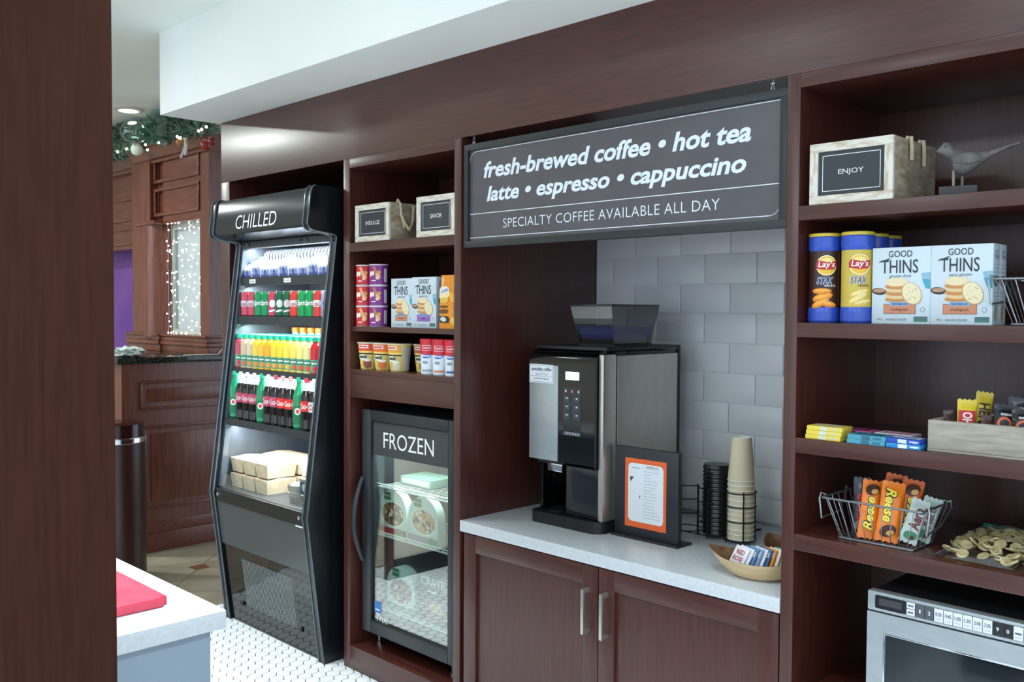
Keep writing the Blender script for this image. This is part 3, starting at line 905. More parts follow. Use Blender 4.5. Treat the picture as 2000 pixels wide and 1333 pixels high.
# juice bottles
def juice(label, loc, col, group, fruit):
    t = thing('juice_bottle', label, 'bottle', loc, 0, group)
    r = .0255
    MB().lathe(0, 0, [(.022, 0), (r, .004), (r, .118), (.022, .130), (.014, .140), (.014, .148)], col + '/.12', 16).build('body', t)
    MB().lathe(0, 0, [(.0175, .146), (.0175, .164), (.016, .166)], '#17a77f/.3', 16).build('cap', t)
    m = MB(); f = wrap(0, 0, 0, VIEW_A, r)
    m.rect(f, -.05, .05, .012, .066, '#5f9a7c', n=8); m.rect(f, -.05, .05, .040, .060, '#2f7c5c', l=.0009, n=8)
    m.scrib(f, 0, .050, .034, .009, '#e8f0e6', l=.0014); m.oval(f, 0, .026, .013, .011, fruit, l=.001)
    m.build('label', t)
    return t
JC = ['#b8485a', '#c9b49a', '#cfc09a', '#e0c040', '#e3b830', '#e0a520', '#f0cc30', '#f0cc30', '#f2d24a', '#ecd060', '#e6d880', '#d8dc90', '#c01828', '#c01828']
JN = ['pink', 'pale beige', 'pale cream', 'yellow', 'deep yellow', 'amber', 'bright yellow', 'bright yellow', 'lemon yellow', 'light yellow', 'pale yellow', 'pale lime', 'red', 'red']
JF = ['#d83a4a', '#d86a4a', '#e08a3a', '#e8902a', '#e8902a', '#f0a030', '#f0a030', '#f0a030', '#e8c040', '#f06020', '#f05a20', '#f05a20', '#e02838', '#e02838']
for i in range(14):
    juice('%s juice bottle, %s from the left in the front juice row' % (JN[i], ORD[i]), (-4.186 + i * .0560, -.012, 1.253), JC[i], 'front row of juice bottles', JF[i])
j0 = None
for rr in range(3):
    for i in range(13):
        L = (-4.170 + i * .0570, .046 + rr * .056, 1.253)
        lab = 'green capped juice bottle, %s from the left in the %s juice row from the front' % (ORD[i], ORD[rr + 1])
        if j0 is None: j0 = juice(lab, L, '#e6c850', 'juice bottles behind the front row', '#f0a030')
        else: dup(j0, L, lab)
t0 = None
for i in range(5):
    L = (-4.165 + i * .072, .29, 1.253)
    lab = 'tall orange capped bottle, %s from the left at the back of the juice shelf' % ORD[i]
    if t0 is None:
        t0 = thing('juice_bottle', lab, 'bottle', L, 0, 'tall bottles at the back of the juice shelf')
        MB().lathe(0, 0, [(.03, 0), (.033, .005), (.033, .135), (.018, .165), (.018, .17)], '#e9ece8/.2', 16).build('body', t0)
        MB().lathe(0, 0, [(.021, .171), (.021, .193), (.019, .196)], '#f08a2a/.3', 16).build('cap', t0)
    else: dup(t0, L, lab)

# soda bottles
def soda(label, loc, kind, group):
    t = thing('soda_bottle', label, 'bottle', loc, 0, group)
    liq, lab, cap, txt, tc = kind
    r = .0305
    MB().lathe(0, 0, [(.022, 0), (r, .012), (.0285, .05), (r, .085), (r, .135), (.029, .155), (.022, .178)], liq, 16).build('body', t)
    MB().lathe(0, 0, [(.0221, .1782), (.0135, .205), (.0125, .214)], '#c9d6dc/.1' if liq == 'cola' else liq, 16).build('neck', t)
    MB().lathe(0, 0, [(.0155, .214), (.0155, .231), (.014, .233)], cap, 16).build('cap', t)
    m = MB(); f = wrap(0, 0, 0, VIEW_A, r)
    z0, z1 = (.088, .133) if liq == 'cola' else (.03, .105)
    m.rect(f, -.046, .046, z0, z1, lab, l=.0012, n=8)
    if txt: m.text(f, txt, .0, (z0 + z1) / 2, .062, .024, tc, l=.002, shear=.3, off=.015)
    if liq != 'cola': m.oval(f, -.004, z1 - .022, .014, .016, '#e8ece8', l=.0018); m.oval(f, -.004, z1 - .022, .008, .009, '#d05040', l=.0022)
    m.build('label', t)
    return t
GREEN = ('#14895a/.12', '#0f6e46', '#19b583/.3', '', '#e8efe6')
CHER = ('cola', '#b8425e', '#eef0f2/.3', 'Coca-Cola', '#e9d6dc')
RED = ('cola', '#e0281e', '#e8b0a8/.3', 'Coca-Cola', '#f6f2f0')
REDC = ('cola', '#e0281e', '#d8304a/.3', 'Coca-Cola', '#f6f2f0')
DIET = ('cola', '#c4cad0', '#eef1f3/.3', 'Coke', '#d03028')
SODA = [GREEN, CHER, CHER, CHER, GREEN, CHER, ('cola', '#b8425e', '#c8485c/.3', 'Coca-Cola', '#e9d6dc'), RED, RED, GREEN, REDC, DIET]
SN = {0: 'green', 1: 'raspberry labelled cola'}
for i, k in enumerate(SODA):
    nm = 'green ginger' if k is GREEN else ('silver labelled cola' if k is DIET else ('red labelled cola' if k[1] == '#e0281e' else 'raspberry labelled cola'))
    soda('%s bottle, %s from the left in the front soda row' % (nm, ORD[i]), (-4.172 + i * .0640, -.044, 1.005), k, 'front row of soda bottles')
s0 = None
for rr in range(2):
    for i in range(11):
        L = (-4.15 + i * .0650, .024 + rr * .066, 1.005); lab = 'dark soda bottle, %s from the left in the %s soda row from the front' % (ORD[i], ORD[rr + 1])
        if s0 is None: s0 = soda(lab, L, CHER, 'soda bottles behind the front row')
        else: dup(s0, L, lab)

# white wrapped packs on the top shelf
def pack(label, loc, w, d, h, rz):
    t = thing('milk_carton', label, 'carton', loc, rz, 'white packs on the top fridge shelf')
    m = MB().prism([(-d / 2, 0), (d / 2, 0), (d / 2, h * .72), (.006, h), (-.006, h), (-d / 2, h * .62)], 'x', -w / 2, w / 2, '#eceff4/.4')
    b_ = m.build('body', t)
    f = front(0, -d / 2, 0); m = MB()
    m.rect(f, -w * .46, w * .46, .002, h * .22, '#3a4c9a', l=.0008)
    for q in range(3):
        m.oval(f, -w * .3 + w * .3 * q, h * .34, w * .13, h * .2, '#4a5cb0' if q % 2 else '#8f9ed0', l=.0012, rot=.5)
    m.build('print', b_)
    m = MB().box(-w / 2, w / 2, -.002, .002, h - .002, h + .014, '#f2f4f7/.4'); m.build('seam', t)
rnd = random.Random(11)
for i in range(9):
    pack('white and blue pack, %s from the left on the top fridge shelf' % ORD[i], (-4.165 + i * .0835, .055, 1.693), .078, .075, .072 + .02 * (i % 3 == 1), rnd.uniform(-.06, .06))
for i in range(6):
    t = thing('white_carton', 'white upright carton, %s from the left in the back of the top fridge shelf' % ORD[i], 'carton', (-4.00 + i * .098, .15, 1.693), 0, 'upright cartons at the back of the top fridge shelf')
    MB().box(-.036, .036, -.03, .03, 0, .098 + .012 * (i % 2), '#e6eaf2/.4', .002).build('body', t)
    MB().rect(front(0, -.03, .05), -.034, .034, .01, .03, '#9fb0d8').build('print', t)

# takeout boxes
def takeout(label, loc, rz=0.0):
    t = thing('takeout_box', label, 'box', loc, rz, 'takeout boxes on the fridge deck')
    w, d, h = .056, .080, .066
    a, b_ = .048, .072
    vs = [(-a, -b_, 0), (a, -b_, 0), (a, b_, 0), (-a, b_, 0), (-w, -d, h), (w, -d, h), (w, d, h), (-w, d, h)]
    MB().add(vs, [(3, 2, 1, 0), (0, 1, 5, 4), (1, 2, 6, 5), (2, 3, 7, 6), (3, 0, 4, 7)], 'takeout').build('body', t)
    m = MB().add([(-w, -d, h), (w, -d, h), (w, d, h), (-w, d, h), (-w * .8, 0, h + .009), (w * .8, 0, h + .009)], [(0, 1, 5, 4), (1, 2, 5), (2, 3, 4, 5), (3, 0, 4)], 'takeout')
    m.build('lid_flaps', t)
    m = MB().add([(-w * .3, -d - .0008, h - .001), (w * .3, -d - .0008, h - .001), (w * .22, -d + .003, h - .026), (-w * .22, -d + .003, h - .026)], [(3, 2, 1, 0)], '#c9b996/.8')
    m.build('tuck_tab', t)
BX = [-4.150, -4.033, -3.916, -3.799]
DZ = .6685
nm2 = ['leftmost', 'second', 'third', 'rightmost']
for lay in range(2):
    for dp in range(2):
        for i in range(4):
            if i == 3 and not (lay == 0 and dp == 1): 
                if dp == 0: continue
            takeout('kraft takeout box, %s of the %s %s row in the fridge' % (nm2[i], ('lower', 'upper')[lay], ('front', 'back')[dp]), (BX[i] + (.004 if lay else 0), .022 + dp * .172, DZ + lay * .0765), 0)
# bucket, card, bottle
q = W(574, 972, Z=DZ)
t = thing('metal_bucket', 'small ribbed galvanised bucket beside the takeout boxes in the fridge', 'bucket', (-3.640, -.028, DZ))
MB().lathe(0, 0, [(.036, 0), (.040, .03), (.043, .031), (.043, .035), (.041, .036), (.042, .044), (.045, .045), (.045, .049), (.043, .05), (.046, .078), (.048, .08), (.045, .078), (.038, .006), (0, .006)], 'brushed_steel', 24, cap=False).build('body', t)
m = MB()
for i in range(6): m.ball((.018 * math.cos(i * 1.05), .018 * math.sin(i * 1.05), .078), .016, .016, .012, '#efece2/.5', 8, 6)
m.build('creamer_pods', t)
t = thing('card_sign', 'dark printed card standing beside the metal bucket in the fridge', 'sign', (-3.548, -.050, DZ))
MB().box(-.04, .04, -.003, .003, 0, .115, '#2c3a40/.3', .001).build('card', t)
f = front(0, -.003, .06); m = MB(); m.line(f, [(-.034, -.05), (.034, -.05), (.034, .05), (-.034, .05)], .0012, 'print_white', closed=True); m.oval(f, 0, .02, .018, .018, '#8fa0a6'); m.scrib(f, 0, -.015, .05, .006, 'print_white')
m.build('print', t)
MB().box(-.04, .04, -.02, .02, 0, .003, '#2c3a40/.3').build('foot', t)
t = thing('dressing_bottle', 'pale bottle with silver neck standing at the right of the fridge deck', 'bottle', (-3.520, .035, DZ))
MB().lathe(0, 0, [(.030, 0), (.032, .005), (.032, .15), (.018, .185), (.0135, .20)], '#cfc7a8/.15', 20).build('body', t)
MB().lathe(0, 0, [(.0145, .2002), (.0135, .28), (.015, .282), (.015, .30), (.013, .302)], '#b9c4c8/.2/.5', 20).build('neck_foil', t)
MB().rect(wrap(0, 0, 0, VIEW_A, .0322), -.03, .03, .03, .12, '#46535a', n=8).build('label', t)

# ============================================================ small freezer
ZX, ZY = -2.950, 0.04
fz = thing('glass_door_freezer', 'small black glass door freezer lettered FROZEN in the shelf unit', 'freezer', (ZX, ZY, .102))
def zb_(x0, x1, y0, y1, z0, z1, k, bev=0, nm='body', par=None):
    return MB().box(x0 - ZX, x1 - ZX, y0 - ZY, y1 - ZY, z0 - .102, z1 - .102, k, bev).build(nm, par or fz)
m = MB()
for (a, b, c, d, e, f_) in ((-3.245, -3.215, .078, .47, .165, 1.115), (-2.685, -2.655, .078, .47, .165, 1.115), (-3.215, -2.685, .078, .47, 1.085, 1.115), (-3.215, -2.685, .078, .47, .165, .205), (-3.215, -2.685, .45, .47, .205, 1.085)):
    m.box(a - ZX, b - ZX, c - ZY, d - ZY, e - .102, f_ - .102, 'liner')
m.build('body', fz)
for x in (-3.20, -2.72):
    for y in (.10, .40):
        MB().lathe(x - ZX, y - ZY, [(.012, 0), (.012, .012), (.006, .014), (.006, .064)], 'chrome', 12).build('foot', fz)
dr = zb_(-3.245, -3.184, .040, .076, .168, 1.120, 'freezer_frame', .006, 'door')
for (a, b, c, d) in ((-2.686, -2.655, .168, 1.120), (-3.184, -2.686, 1.076, 1.120), (-3.184, -2.686, .168, .222)):
    zb_(a, b, .040, .076, c, d, 'freezer_frame', .005, 'door_rail', dr)
for (a, b, c, d) in ((-3.190, -3.180, .222, 1.076), (-2.690, -2.680, .222, 1.076), (-3.18, -2.69, 1.07, 1.08), (-3.18, -2.69, .216, .226)):
    zb_(a, b, .043, .052, c, d, 'black', .001, 'gasket', dr)
zb_(-3.184, -2.686, .052, .056, .222, .930, 'door_glass', 0, 'glass_pane', dr)
zb_(-3.184, -2.686, .050, .058, .931, 1.076, '#3b3d42/.3', 0, 'header_panel', dr)
f = front(0, .050 - ZY, 0); c = W(797, 868, Y=.05); a = W(748, 860, Y=.05); b = W(846, 876, Y=.05)
MB().text(f, 'FROZEN', c.x - ZX, c.z - .102, b.x - a.x, .066, 'print_white', off=-.002).build('lettering', dr)
f = front(0, .0519 - ZY, 0); m = MB()
q = W(738, 1186, Y=.052); m.rect(f, q.x - ZX - .022, q.x - ZX + .022, q.z - .102 - .026, q.z - .102 + .022, '#3f78c0'); m.scrib(f, q.x - ZX, q.z - .114, .03, .007, 'print_white')
q = W(741, 1207, Y=.052); m.text(f, 'True', q.x - ZX + .02, q.z - .102, .08, .034, 'print_white', shear=.3)
m.build('maker_marks', dr)
# bow handle
q0, q1 = W(711, 934, Y=.03), W(711, 1097, Y=.03)
zt, zbm = q0.z - .102, q1.z - .102
hx = -3.236 - ZX
pts = [(hx, .0 , zt)] + [(hx - .004, -.045 * math.sin(PI * i / 14) , zt + (zbm - zt) * i / 14) for i in range(1, 14)] + [(hx, .0, zbm)]
MB().tube(pts, .0105, 'freezer_frame', 10).build('handle', dr)
SH = [W(745, 952, Y=.095).z, W(738, 1044, Y=.095).z, W(745, 1190, Y=.095).z]
for z in SH:
    m = MB()
    for y in (.095, .10, .30, .43): m.tube([(-3.212 - ZX, y - ZY, z - .102), (-2.688 - ZX, y - ZY, z - .102)], .003, '#cfd6d6/.4', 6)
    m.tube([(-3.212 - ZX, .095 - ZY, z + .014 - .102), (-2.688 - ZX, .095 - ZY, z + .014 - .102)], .003, '#cfd6d6/.4', 6)
    for i in range(22): m.tube([(-3.20 - ZX + i * .024, .095 - ZY, z - .099), (-3.20 - ZX + i * .024, .43 - ZY, z - .099)], .0016, '#cfd6d6/.4', 5)
    m.build('wire_shelf', fz)
zb_(-3.19, -2.71, .082, .09, 1.072, 1.082, 'led', 0, 'led_strip')
area('freezer_led', (ZX, .11, 1.068), 4.5, .45, .02, target=(ZX, .16, .6), color=(.9, 1.0, .96))
def meal(label, x, y, z, foodc, bandc, tx='Healthy'):
    t = thing('frozen_meal_box', label, 'food box', (x, y, z), 0, 'frozen meals in the freezer')
    w, h = .094, .198
    pts = [(-w, 0), (w, 0)] + [(w * math.cos(k), h * .55 + h * .45 * math.sin(k)) for k in [PI * i / 12 for i in range(13)]]
    MB().prism(pts, 'y', -.02, .02, '#cfe0dc/.4').build('sleeve', t)
    f = front(0, -.02, 0); m = MB()
    m.rect(f, -w, w, .004, .034, bandc); m.oval(f, .004, .092, .084, .056, '#f0f2ec', l=.0008); m.oval(f, .004, .095, .076, .050, foodc, l=.001)
    rr = random.Random(int(abs(x) * 1000))
    for i in range(34):
        a_, r_ = rr.uniform(0, 6.28), math.sqrt(rr.random())
        m.oval(f, .004 + .068 * r_ * math.cos(a_), .095 + .044 * r_ * math.sin(a_), .011, .0075, rr.choice(['#d9c79a', '#b5583a', '#3f5a33', '#e8dfc6', '#6b3a2a', '#c98a4a', '#2c2a26']), l=.0012 + i * .00001, n=7, rot=rr.uniform(0, 3))
    m.rect(f, -.056, -.008, .152, .185, '#147a4c', l=.001); m.text(f, tx, -.032, .169, .040, .012, '#e9f3ec', l=.0015)
    m.oval(f, .055, .02, .02, .018, '#2f9a5e', l=.0014)
    m.build('print', t)
meal('oval frozen meal sleeve with red band, left on the middle freezer shelf', W(766, 985, Y=.11).x, .130, SH[1] + .0032, '#8a6a44', '#b02840')
meal('oval frozen meal sleeve with grey purple band, right on the middle freezer shelf', W(826, 1000, Y=.11).x, .130, SH[1] + .0032, '#c9a890', '#9a8fa6')
meal('green frozen meal sleeve on the bottom freezer shelf', W(782, 1130, Y=.11).x, .130, SH[2] + .0032, '#8a4a34', '#2f8a4c')
t = thing('frozen_meal_box', 'dark frozen meal box with pale capital lettering on the bottom freezer shelf', 'food box', (W(838, 1130, Y=.11).x + .02, .132, SH[2] + .0032), 0, 'frozen meals in the freezer')
MB().box(-.10, .10, -.02, .02, 0, .22, '#23262a/.4', .001).build('carton', t)
f = front(0, -.02, 0); m = MB(); m.text(f, 'CRAVE', 0, .175, .15, .036, '#d6dcdc', off=.02); m.scrib(f, 0, .135, .06, .010, '#c9cfcf'); m.oval(f, 0, .06, .08, .045, '#7a3a28'); m.oval(f, .02, .07, .04, .02, '#c9a060', l=.001)
m.build('print', t)
t = thing('frozen_meal_box', 'green carton lying flat on the top freezer shelf', 'food box', (-3.07, .26, SH[0] + .0055), 0, 'frozen meals in the freezer')
MB().box(-.10, .10, -.07, .07, 0, .035, '#7fa69a/.4', .001).build('carton', t)
MB().rect(front(0, -.07, 0), -.09, .09, .006, .03, '#d6e2de').build('print', t)
t = thing('frozen_pack', 'pale rounded tub on the top freezer shelf', 'tub', (-2.83, .24, SH[0] + .0055))
MB().lathe(0, 0, [(.045, 0), (.052, .05), (.054, .052), (.054, .06), (.03, .066)], '#cfd8b8/.4', 20).build('tub', t)

# ============================================================ small lettered crates
def crate(label, x0, x1, y0, z0, z1, depth, word, rz=0.0, ropes='side'):
    t = thing('wooden_crate', label, 'crate', ((x0 + x1) / 2, y0, z0), rz)
    w, h = (x1 - x0) / 2, z1 - z0
    b = MB()
    b.box(-w, w, .012, depth, 0, .010, 'crate_side', .001); b.box(-w, -w + .012, .012, depth, .010, h, 'crate_side', .0015)
    b.box(w - .012, w, .012, depth, .010, h, 'crate_side', .0015); b.box(-w + .012, w - .012, depth - .012, depth, .010, h, 'crate_side', .0015)
    b.box(-w + .012, w - .012, .013, .022, .010, h - .004, 'crate_side')
    b.build('box', t)
    f_ = .0225
    for (a, b_, c, d, k) in ((-w, w, h - f_, h, 'whitewash'), (-w, w, 0, f_, 'whitewash'), (-w, -w + f_, f_, h - f_, 'whitewash_v'), (w - f_, w, f_, h - f_, 'whitewash_v')):
        MB().box(a, b_, 0, .0118, c, d, k, .0015).build('frame_strip', t)
    p = MB().box(-w + f_, w - f_, .006, .0128, f_, h - f_, '#33373c/.6').build('sign_panel', t)
    f = front(0, .006, h / 2); m = MB()
    aw, ah = w - f_ - .012, h / 2 - f_ - .011
    m.line(f, [(-aw, -ah), (aw, -ah), (aw, ah), (-aw, ah)], .0016, 'print_white', closed=True)
    m.text(f, word, 0, 0, .0135 * len(word) * (1.0 if w > .1 else .8), .0165, 'print_white')
    m.build('lettering', p)
    m = MB()
    rp = lambda y, zt, zb: m.tube([(w - .006, y, h - .01), (w - .002, y, h + .006), (w + .007, y, h + .004), (w + .009, y + .001, h - .02), (w + .009, y + .002, zb)], .0052, 'rope', 8)
    if not ropes: pass
    elif ropes == 'side':
        rp(depth * .33, h, h - .055); rp(depth * .62, h, h - .062)
    else:
        m.tube([(w - .02, .05, h - .012), (w - .004, .05, h + .012), (w + .010, .052, h - .004), (w + .012, .055, h - .05), (w + .014, .07, h - .10), (w + .018, .09, h - .115), (w + .018, .11, h - .07), (w + .010, .12, h - .01)], .0058, 'rope', 8)
        m.tube([(w + .012, .055, h - .05), (w + .03, .06, h - .085), (w + .05, .065, h - .112)], .005, 'rope', 8)
    if ropes: m.build('rope_handle', t)
    return t
zi = W(758, 394, Y=0).z; zs = W(812, 385.5, Y=0).z
crate('small whitewashed crate lettered INDULGE with a rope handle', -3.243, -3.011, .003, 1.8245, zi, .20, 'INDULGE', 0, 'loop')
crate('small whitewashed crate lettered SAVOR at the right of the narrow shelf', -2.836, -2.612, .003, 1.8245, zs, .20, 'SAVOR', 0, None)
crate('whitewashed crate lettered ENJOY with two rope ends on its side', -1.194, -.972, .003, 1.8265, W(1743, 262, Y=0).z, .272, 'ENJOY')

# ============================================================ crisp tubs, cracker boxes, noodle cups
def tub(label, loc, col, dark, words, group):
    t = thing('crisp_tub', label, 'crisp tub', loc, 0, group)
    r, h = .0385, .0865
    MB().lathe(0, 0, [(r - .001, 0, '#c9c4bd/.3/.5'), (r, .003, col + '/.35'), (r, h - .006, col + '/.35'), (r, h - .005)], col + '/.35', 28).build('body', t)
    MB().lathe(0, 0, [(r + .001, h - .0048), (r + .001, h - .0005), (r - .002, h - .0003)], '#dcd8dc/.35', 28).build('lid', t)
    m = MB(); f = wrap(0, 0, 0, VIEW_A - .15, r)
    m.oval(f, -.014, .048, .006, .010, '#f0e2d6', l=.0008); m.oval(f, -.026, .046, .006, .012, '#f2ece4', l=.001)
    m.poly(f, [(-.016, .076), (-.006, .078), (.018, .030), (.004, .022)], '#e8a06a' if not dark else '#b9704a'); m.oval(f, .008, .038, .009, .013, '#e9b884', l=.0009, rot=.5)
    m.oval(f, .012, .052, .009, .008, '#d99a5a', l=.0009, rot=.3); m.oval(f, .006, .028, .008, .006, '#f0c890', l=.001)
    m.rect(f, .034, .050, .012, .068, '#c9c6cc', n=3); m.scrib(f, -.012, .018, .022, .005, '#f6efe8')
    m.build('print', t)
x1, x2 = W(713.5, 600, Y=.052).x, W(739.5, 600, Y=.052).x
rowsn = ['bottom', 'middle', 'top']
for i in range(3):
    tub('red crisp tub, %s of the left stack beside the purple tubs' % rowsn[i], (x1, .052, 1.4713 + i * .0867), '#c4242c', False, 'ORIGINAL', 'stacked crisp tubs')
    tub('purple crisp tub, %s of the right stack beside the red tubs' % rowsn[i], (x2 + .0005, .052, 1.4713 + i * .0867), '#7d2a86', True, 'BBQ', 'stacked crisp tubs')

def cracker_box(label, loc, w, h, d, sub, tabc, flavour, group, back_art=True):
    t = thing('cracker_box', label, 'cracker box', loc, 0, group)
    MB().box(-w / 2, w / 2, 0, d, 0, h, '#cddbe2/.45', .0008).build('carton', t)
    f = front(0, 0, 0); m = MB(); s = w / .148; v = h / .195
    K = 'print_dark'
    m.text(f, 'GOOD', -.002 * s, .178 * v, .060 * s, .0165 * v, K, off=.006, space=1.02)
    m.text(f, 'THINS', -.004 * s, .146 * v, .094 * s, .034 * v, K, off=.004)
    m.line(f, [(-.055 * s, .158 * v), (-.030 * s, .166 * v)], .0028, K)
    m.text(f, sub, -.002 * s, .121 * v, .056 * s, .0095 * v, '#46606c', shear=.35)
    # bowl of seeds, cracker stack, leaning cracker, blue glass
    m.oval(f, -.055 * s, .083 * v, .019 * s, .009 * v, '#2f2b2c', l=.0007, rot=-.1); m.oval(f, -.055 * s, .085 * v, .016 * s, .0055 * v, '#b58d72', l=.0009)
    m.poly(f, [(.050 * s, .128 * v), (.0735 * s, .13 * v), (.0735 * s, .088 * v), (.062 * s, .090 * v)], '#8fb9cc'); m.poly(f, [(.053 * s, .113 * v), (.0735 * s, .112 * v), (.0735 * s, .088 * v), (.062 * s, .090 * v)], '#4fa3bf', l=.0008)
    for i in range(6):
        m.oval(f, (-.010 + .002 * (i % 2)) * s, (.062 + i * .0082) * v, .030 * s, .0072 * v, '#c98d52' if i % 2 == 0 else '#e3c693', l=.0008 + .0001 * i)
    m.oval(f, -.010 * s, .106 * v, .029 * s, .011 * v, '#ead9ae', l=.0016)
    m.oval(f, .028 * s, .076 * v, .024 * s, .030 * v, '#c99c62', l=.0018, rot=.55); m.oval(f, .0285 * s, .077 * v, .022 * s, .028 * v, '#ecdfb6', l=.002, rot=.55)
    rr = random.Random(4)
    for i in range(14):
        m.oval(f, (.0285 + rr.uniform(-.014, .014)) * s, (.077 + rr.uniform(-.018, .018)) * v, .0016, .0013, '#c9ae78', l=.0023, n=6)
    m.rect(f, -.042 * s, .038 * s, .026 * v, .050 * v, tabc, l=.0008); m.line(f, [(-.042 * s, .026 * v), (.038 * s, .026 * v), (.038 * s, .050 * v), (-.042 * s, .050 * v)], .001, '#6a4a3a', l=.001, closed=True)
    m.rect(f, -.027 * s, .022 * s, .046 * v, .055 * v, '#7fb2dc', l=.0012); m.scrib(f, -.0025 * s, .0505 * v, .040 * s, .004 * v, '#3c5a80', l=.0016)
    if flavour: m.text(f, flavour, -.002 * s, .036 * v, .044 * s, .009 * v, '#5a3526', l=.0016)
    else: m.scrib(f, -.002 * s, .036 * v, .024 * s, .006 * v, '#5a3050', l=.0016)
    m.oval(f, .056 * s, .036 * v, .006 * s, .006 * v, '#6b7a84', n=14); m.oval(f, .056 * s, .036 * v, .0048 * s, .0048 * v, '#cddbe2', l=.001, n=14)
    m.rect(f, .034 * s, .068 * s, .006 * v, .019 * v, '#55707a'); m.rect(f, .036 * s, .066 * s, .006 * v, .011 * v, '#4c8a70', l=.0009)
    m.text(f, '100 g', -.052 * s, .011 * v, .013 * s, .006 * v, '#5c6a74'); m.text(f, 'RICE & MILLET CRACKERS', -.010 * s, .011 * v, .052 * s, .0055 * v, '#5c6a74')
    g = side(w / 2, 0, 0)
    m.text(g, 'GOOD', d * .5, .176 * v, d * .5, .007, '#6a7a80'); m.text(g, 'THINS', d * .5, .164 * v, d * .62, .011, '#6a7a80')
    for i in range(4): m.line(g, [(d * .2, (.145 - .009 * i) * v), (d * .8, (.145 - .009 * i) * v)], .0015, '#93a2a8')
    m.oval(g, d * .5, .105 * v, d * .34, .013, '#5a4a40'); m.oval(g, d * .5, .107 * v, d * .28, .008, '#9a7a60', l=.001)
    for i in range(3): m.line(g, [(d * .2, (.078 - .009 * i) * v), (d * .8, (.078 - .009 * i) * v)], .0015, '#93a2a8')
    m.oval(g, d * .45, .03 * v, d * .22, .022, '#a99c84', rot=-.25)
    m.build('print', t)
xa, xb_, xc = W(764, 600, Y=.045).x, W(805.5, 600, Y=.045).x, W(853, 600, Y=.045).x
cracker_box('white cracker box with orange flavour tab on the narrow snack shelf', ((xa + xb_) / 2, .045, 1.4713), xb_ - xa - .001, .198, .06, 'gluten free', '#cf8a68', 'multigrain', 'cracker boxes')
cracker_box('white cracker box with purple flavour tab on the narrow snack shelf', ((xb_ + xc) / 2, .043, 1.4713), xc - xb_ - .001, .201, .06, 'gluten free', '#9a6cc4', '', 'cracker boxes')
ya, yb, yc = W(1703, 560, Y=.05).x, W(1818, 560, Y=.05).x, W(1940, 560, Y=.05).x
zt1 = W(1760, 483, Y=.05).z - 1.5152
cracker_box('white cracker box beside the yellow crisp tube on the wide shelf', ((ya + yb) / 2, .05, 1.5152), yb - ya - .001, zt1, .046, 'gluten free', '#cf8a68', 'multigrain', 'cracker boxes')
cracker_box('front white cracker box with French wording beside the wire basket', ((yb + yc) / 2, .048, 1.5152), yc - yb - .001, zt1, .046, 'sans gluten', '#cf8a68', 'multigrain', 'cracker boxes')
cracker_box('rear white cracker box directly behind the French worded one', ((yb + yc) / 2, .0955, 1.5152), yc - yb - .001, zt1, .046, 'sans gluten', '#cf8a68', 'multigrain', 'cracker boxes')

# orange snack bag on the narrow shelf
def pillow(w, h, t, k, crimp=.012, n=10, m_=12, lean=0.0, noise=0.0, seed=1):
    """standing filled bag, front faces -Y; crimped flat at top and bottom"""
    rr = random.Random(seed); mb = MB()
    for sgn in (-1, 1):
        vs = []
        for j in range(m_ + 1):
            for i in range(n + 1):
                u = -1 + 2 * i / n; v = j / m_
                e = (1 - u ** 4) ** .5 if abs(u) < 1 else 0
                vv = max(0.0, min(1.0, min(v * h - crimp, h - crimp - v * h) / (h * .22)))
                th = t / 2 * e * math.sin(vv * PI / 2) + .0006
                th *= 1 + noise * rr.uniform(-1, 1)
                x = u * w / 2 * (1 - .05 * math.sin(PI * v))
                vs.append((x, sgn * th + lean * v, v * h))
        fs = []
        for j in range(m_):
            for i in range(n):
                a = j * (n + 1) + i
                q = (a, a + 1, a + n + 2, a + n + 1)
                fs.append(q if sgn < 0 else q[::-1])
        mb.add(vs, fs, k)
    return mb
def bag_frame(w, h, t):
    def f(x, y, l=.0006):
        u = max(-1, min(1, 2 * x / w)); e = math.sqrt(max(0, 1 - u ** 4))
        vv = max(0.0, min(1.0, min(y - .012, h - .012 - y) / (h * .22)))
        return Vector((x, -t / 2 * e * math.sin(vv * PI / 2) - .0006 - l, y))
    f.curved = .006; f.curved_y = .010
    return f
bx0, bx1 = W(856, 600, Y=.02).x, W(887, 600, Y=.02).x
t = thing('snack_bag', 'orange snack bag standing beside the white cracker boxes', 'snack bag', ((bx0 + bx1) / 2 + .004, .024, 1.4713))
bw_, bh = bx1 - bx0 + .006, W(875, 537, Y=.02).z - 1.4713
pillow(bw_, bh, .03, '#e8901c/.3', lean=.012).build('bag', t)
f0 = bag_frame(bw_, bh, .03); f = lambda x, y, l=.0006: f0(x, y, l + .0012) + Vector((0, .012 * y / bh, 0))
f.curved = .006; f.curved_y = .010
m = MB(); m.oval(f, -.012, .135, .034, .028, '#f2dca0', n=20); m.oval(f, -.008, .145, .026, .012, '#e6e8ec', l=.001, rot=.3); m.text(f, 'Goldfish', -.008, .145, .042, .013, '#3a58a8', l=.0014, rot=.25, off=.01)
m.oval(f, -.01, .108, .026, .011, '#e0b850', l=.001); m.scrib(f, -.008, .084, .046, .009, '#5a3a1a'); m.scrib(f, -.008, .066, .05, .020, '#6a4a20', seed=3)
m.poly(f, [(-.036, .048), (.014, .048), (.024, .036), (.012, .022), (-.036, .022)], '#2c2a2c', l=.001); m.oval(f, -.012, .036, .018, .009, '#cfd3d2', l=.0014)
m.oval(f, .034, .12, .012, .02, '#f4b040', rot=.5); m.oval(f, .036, .03, .012, .016, '#f6b84a', rot=-.4)
m.build('print', t)

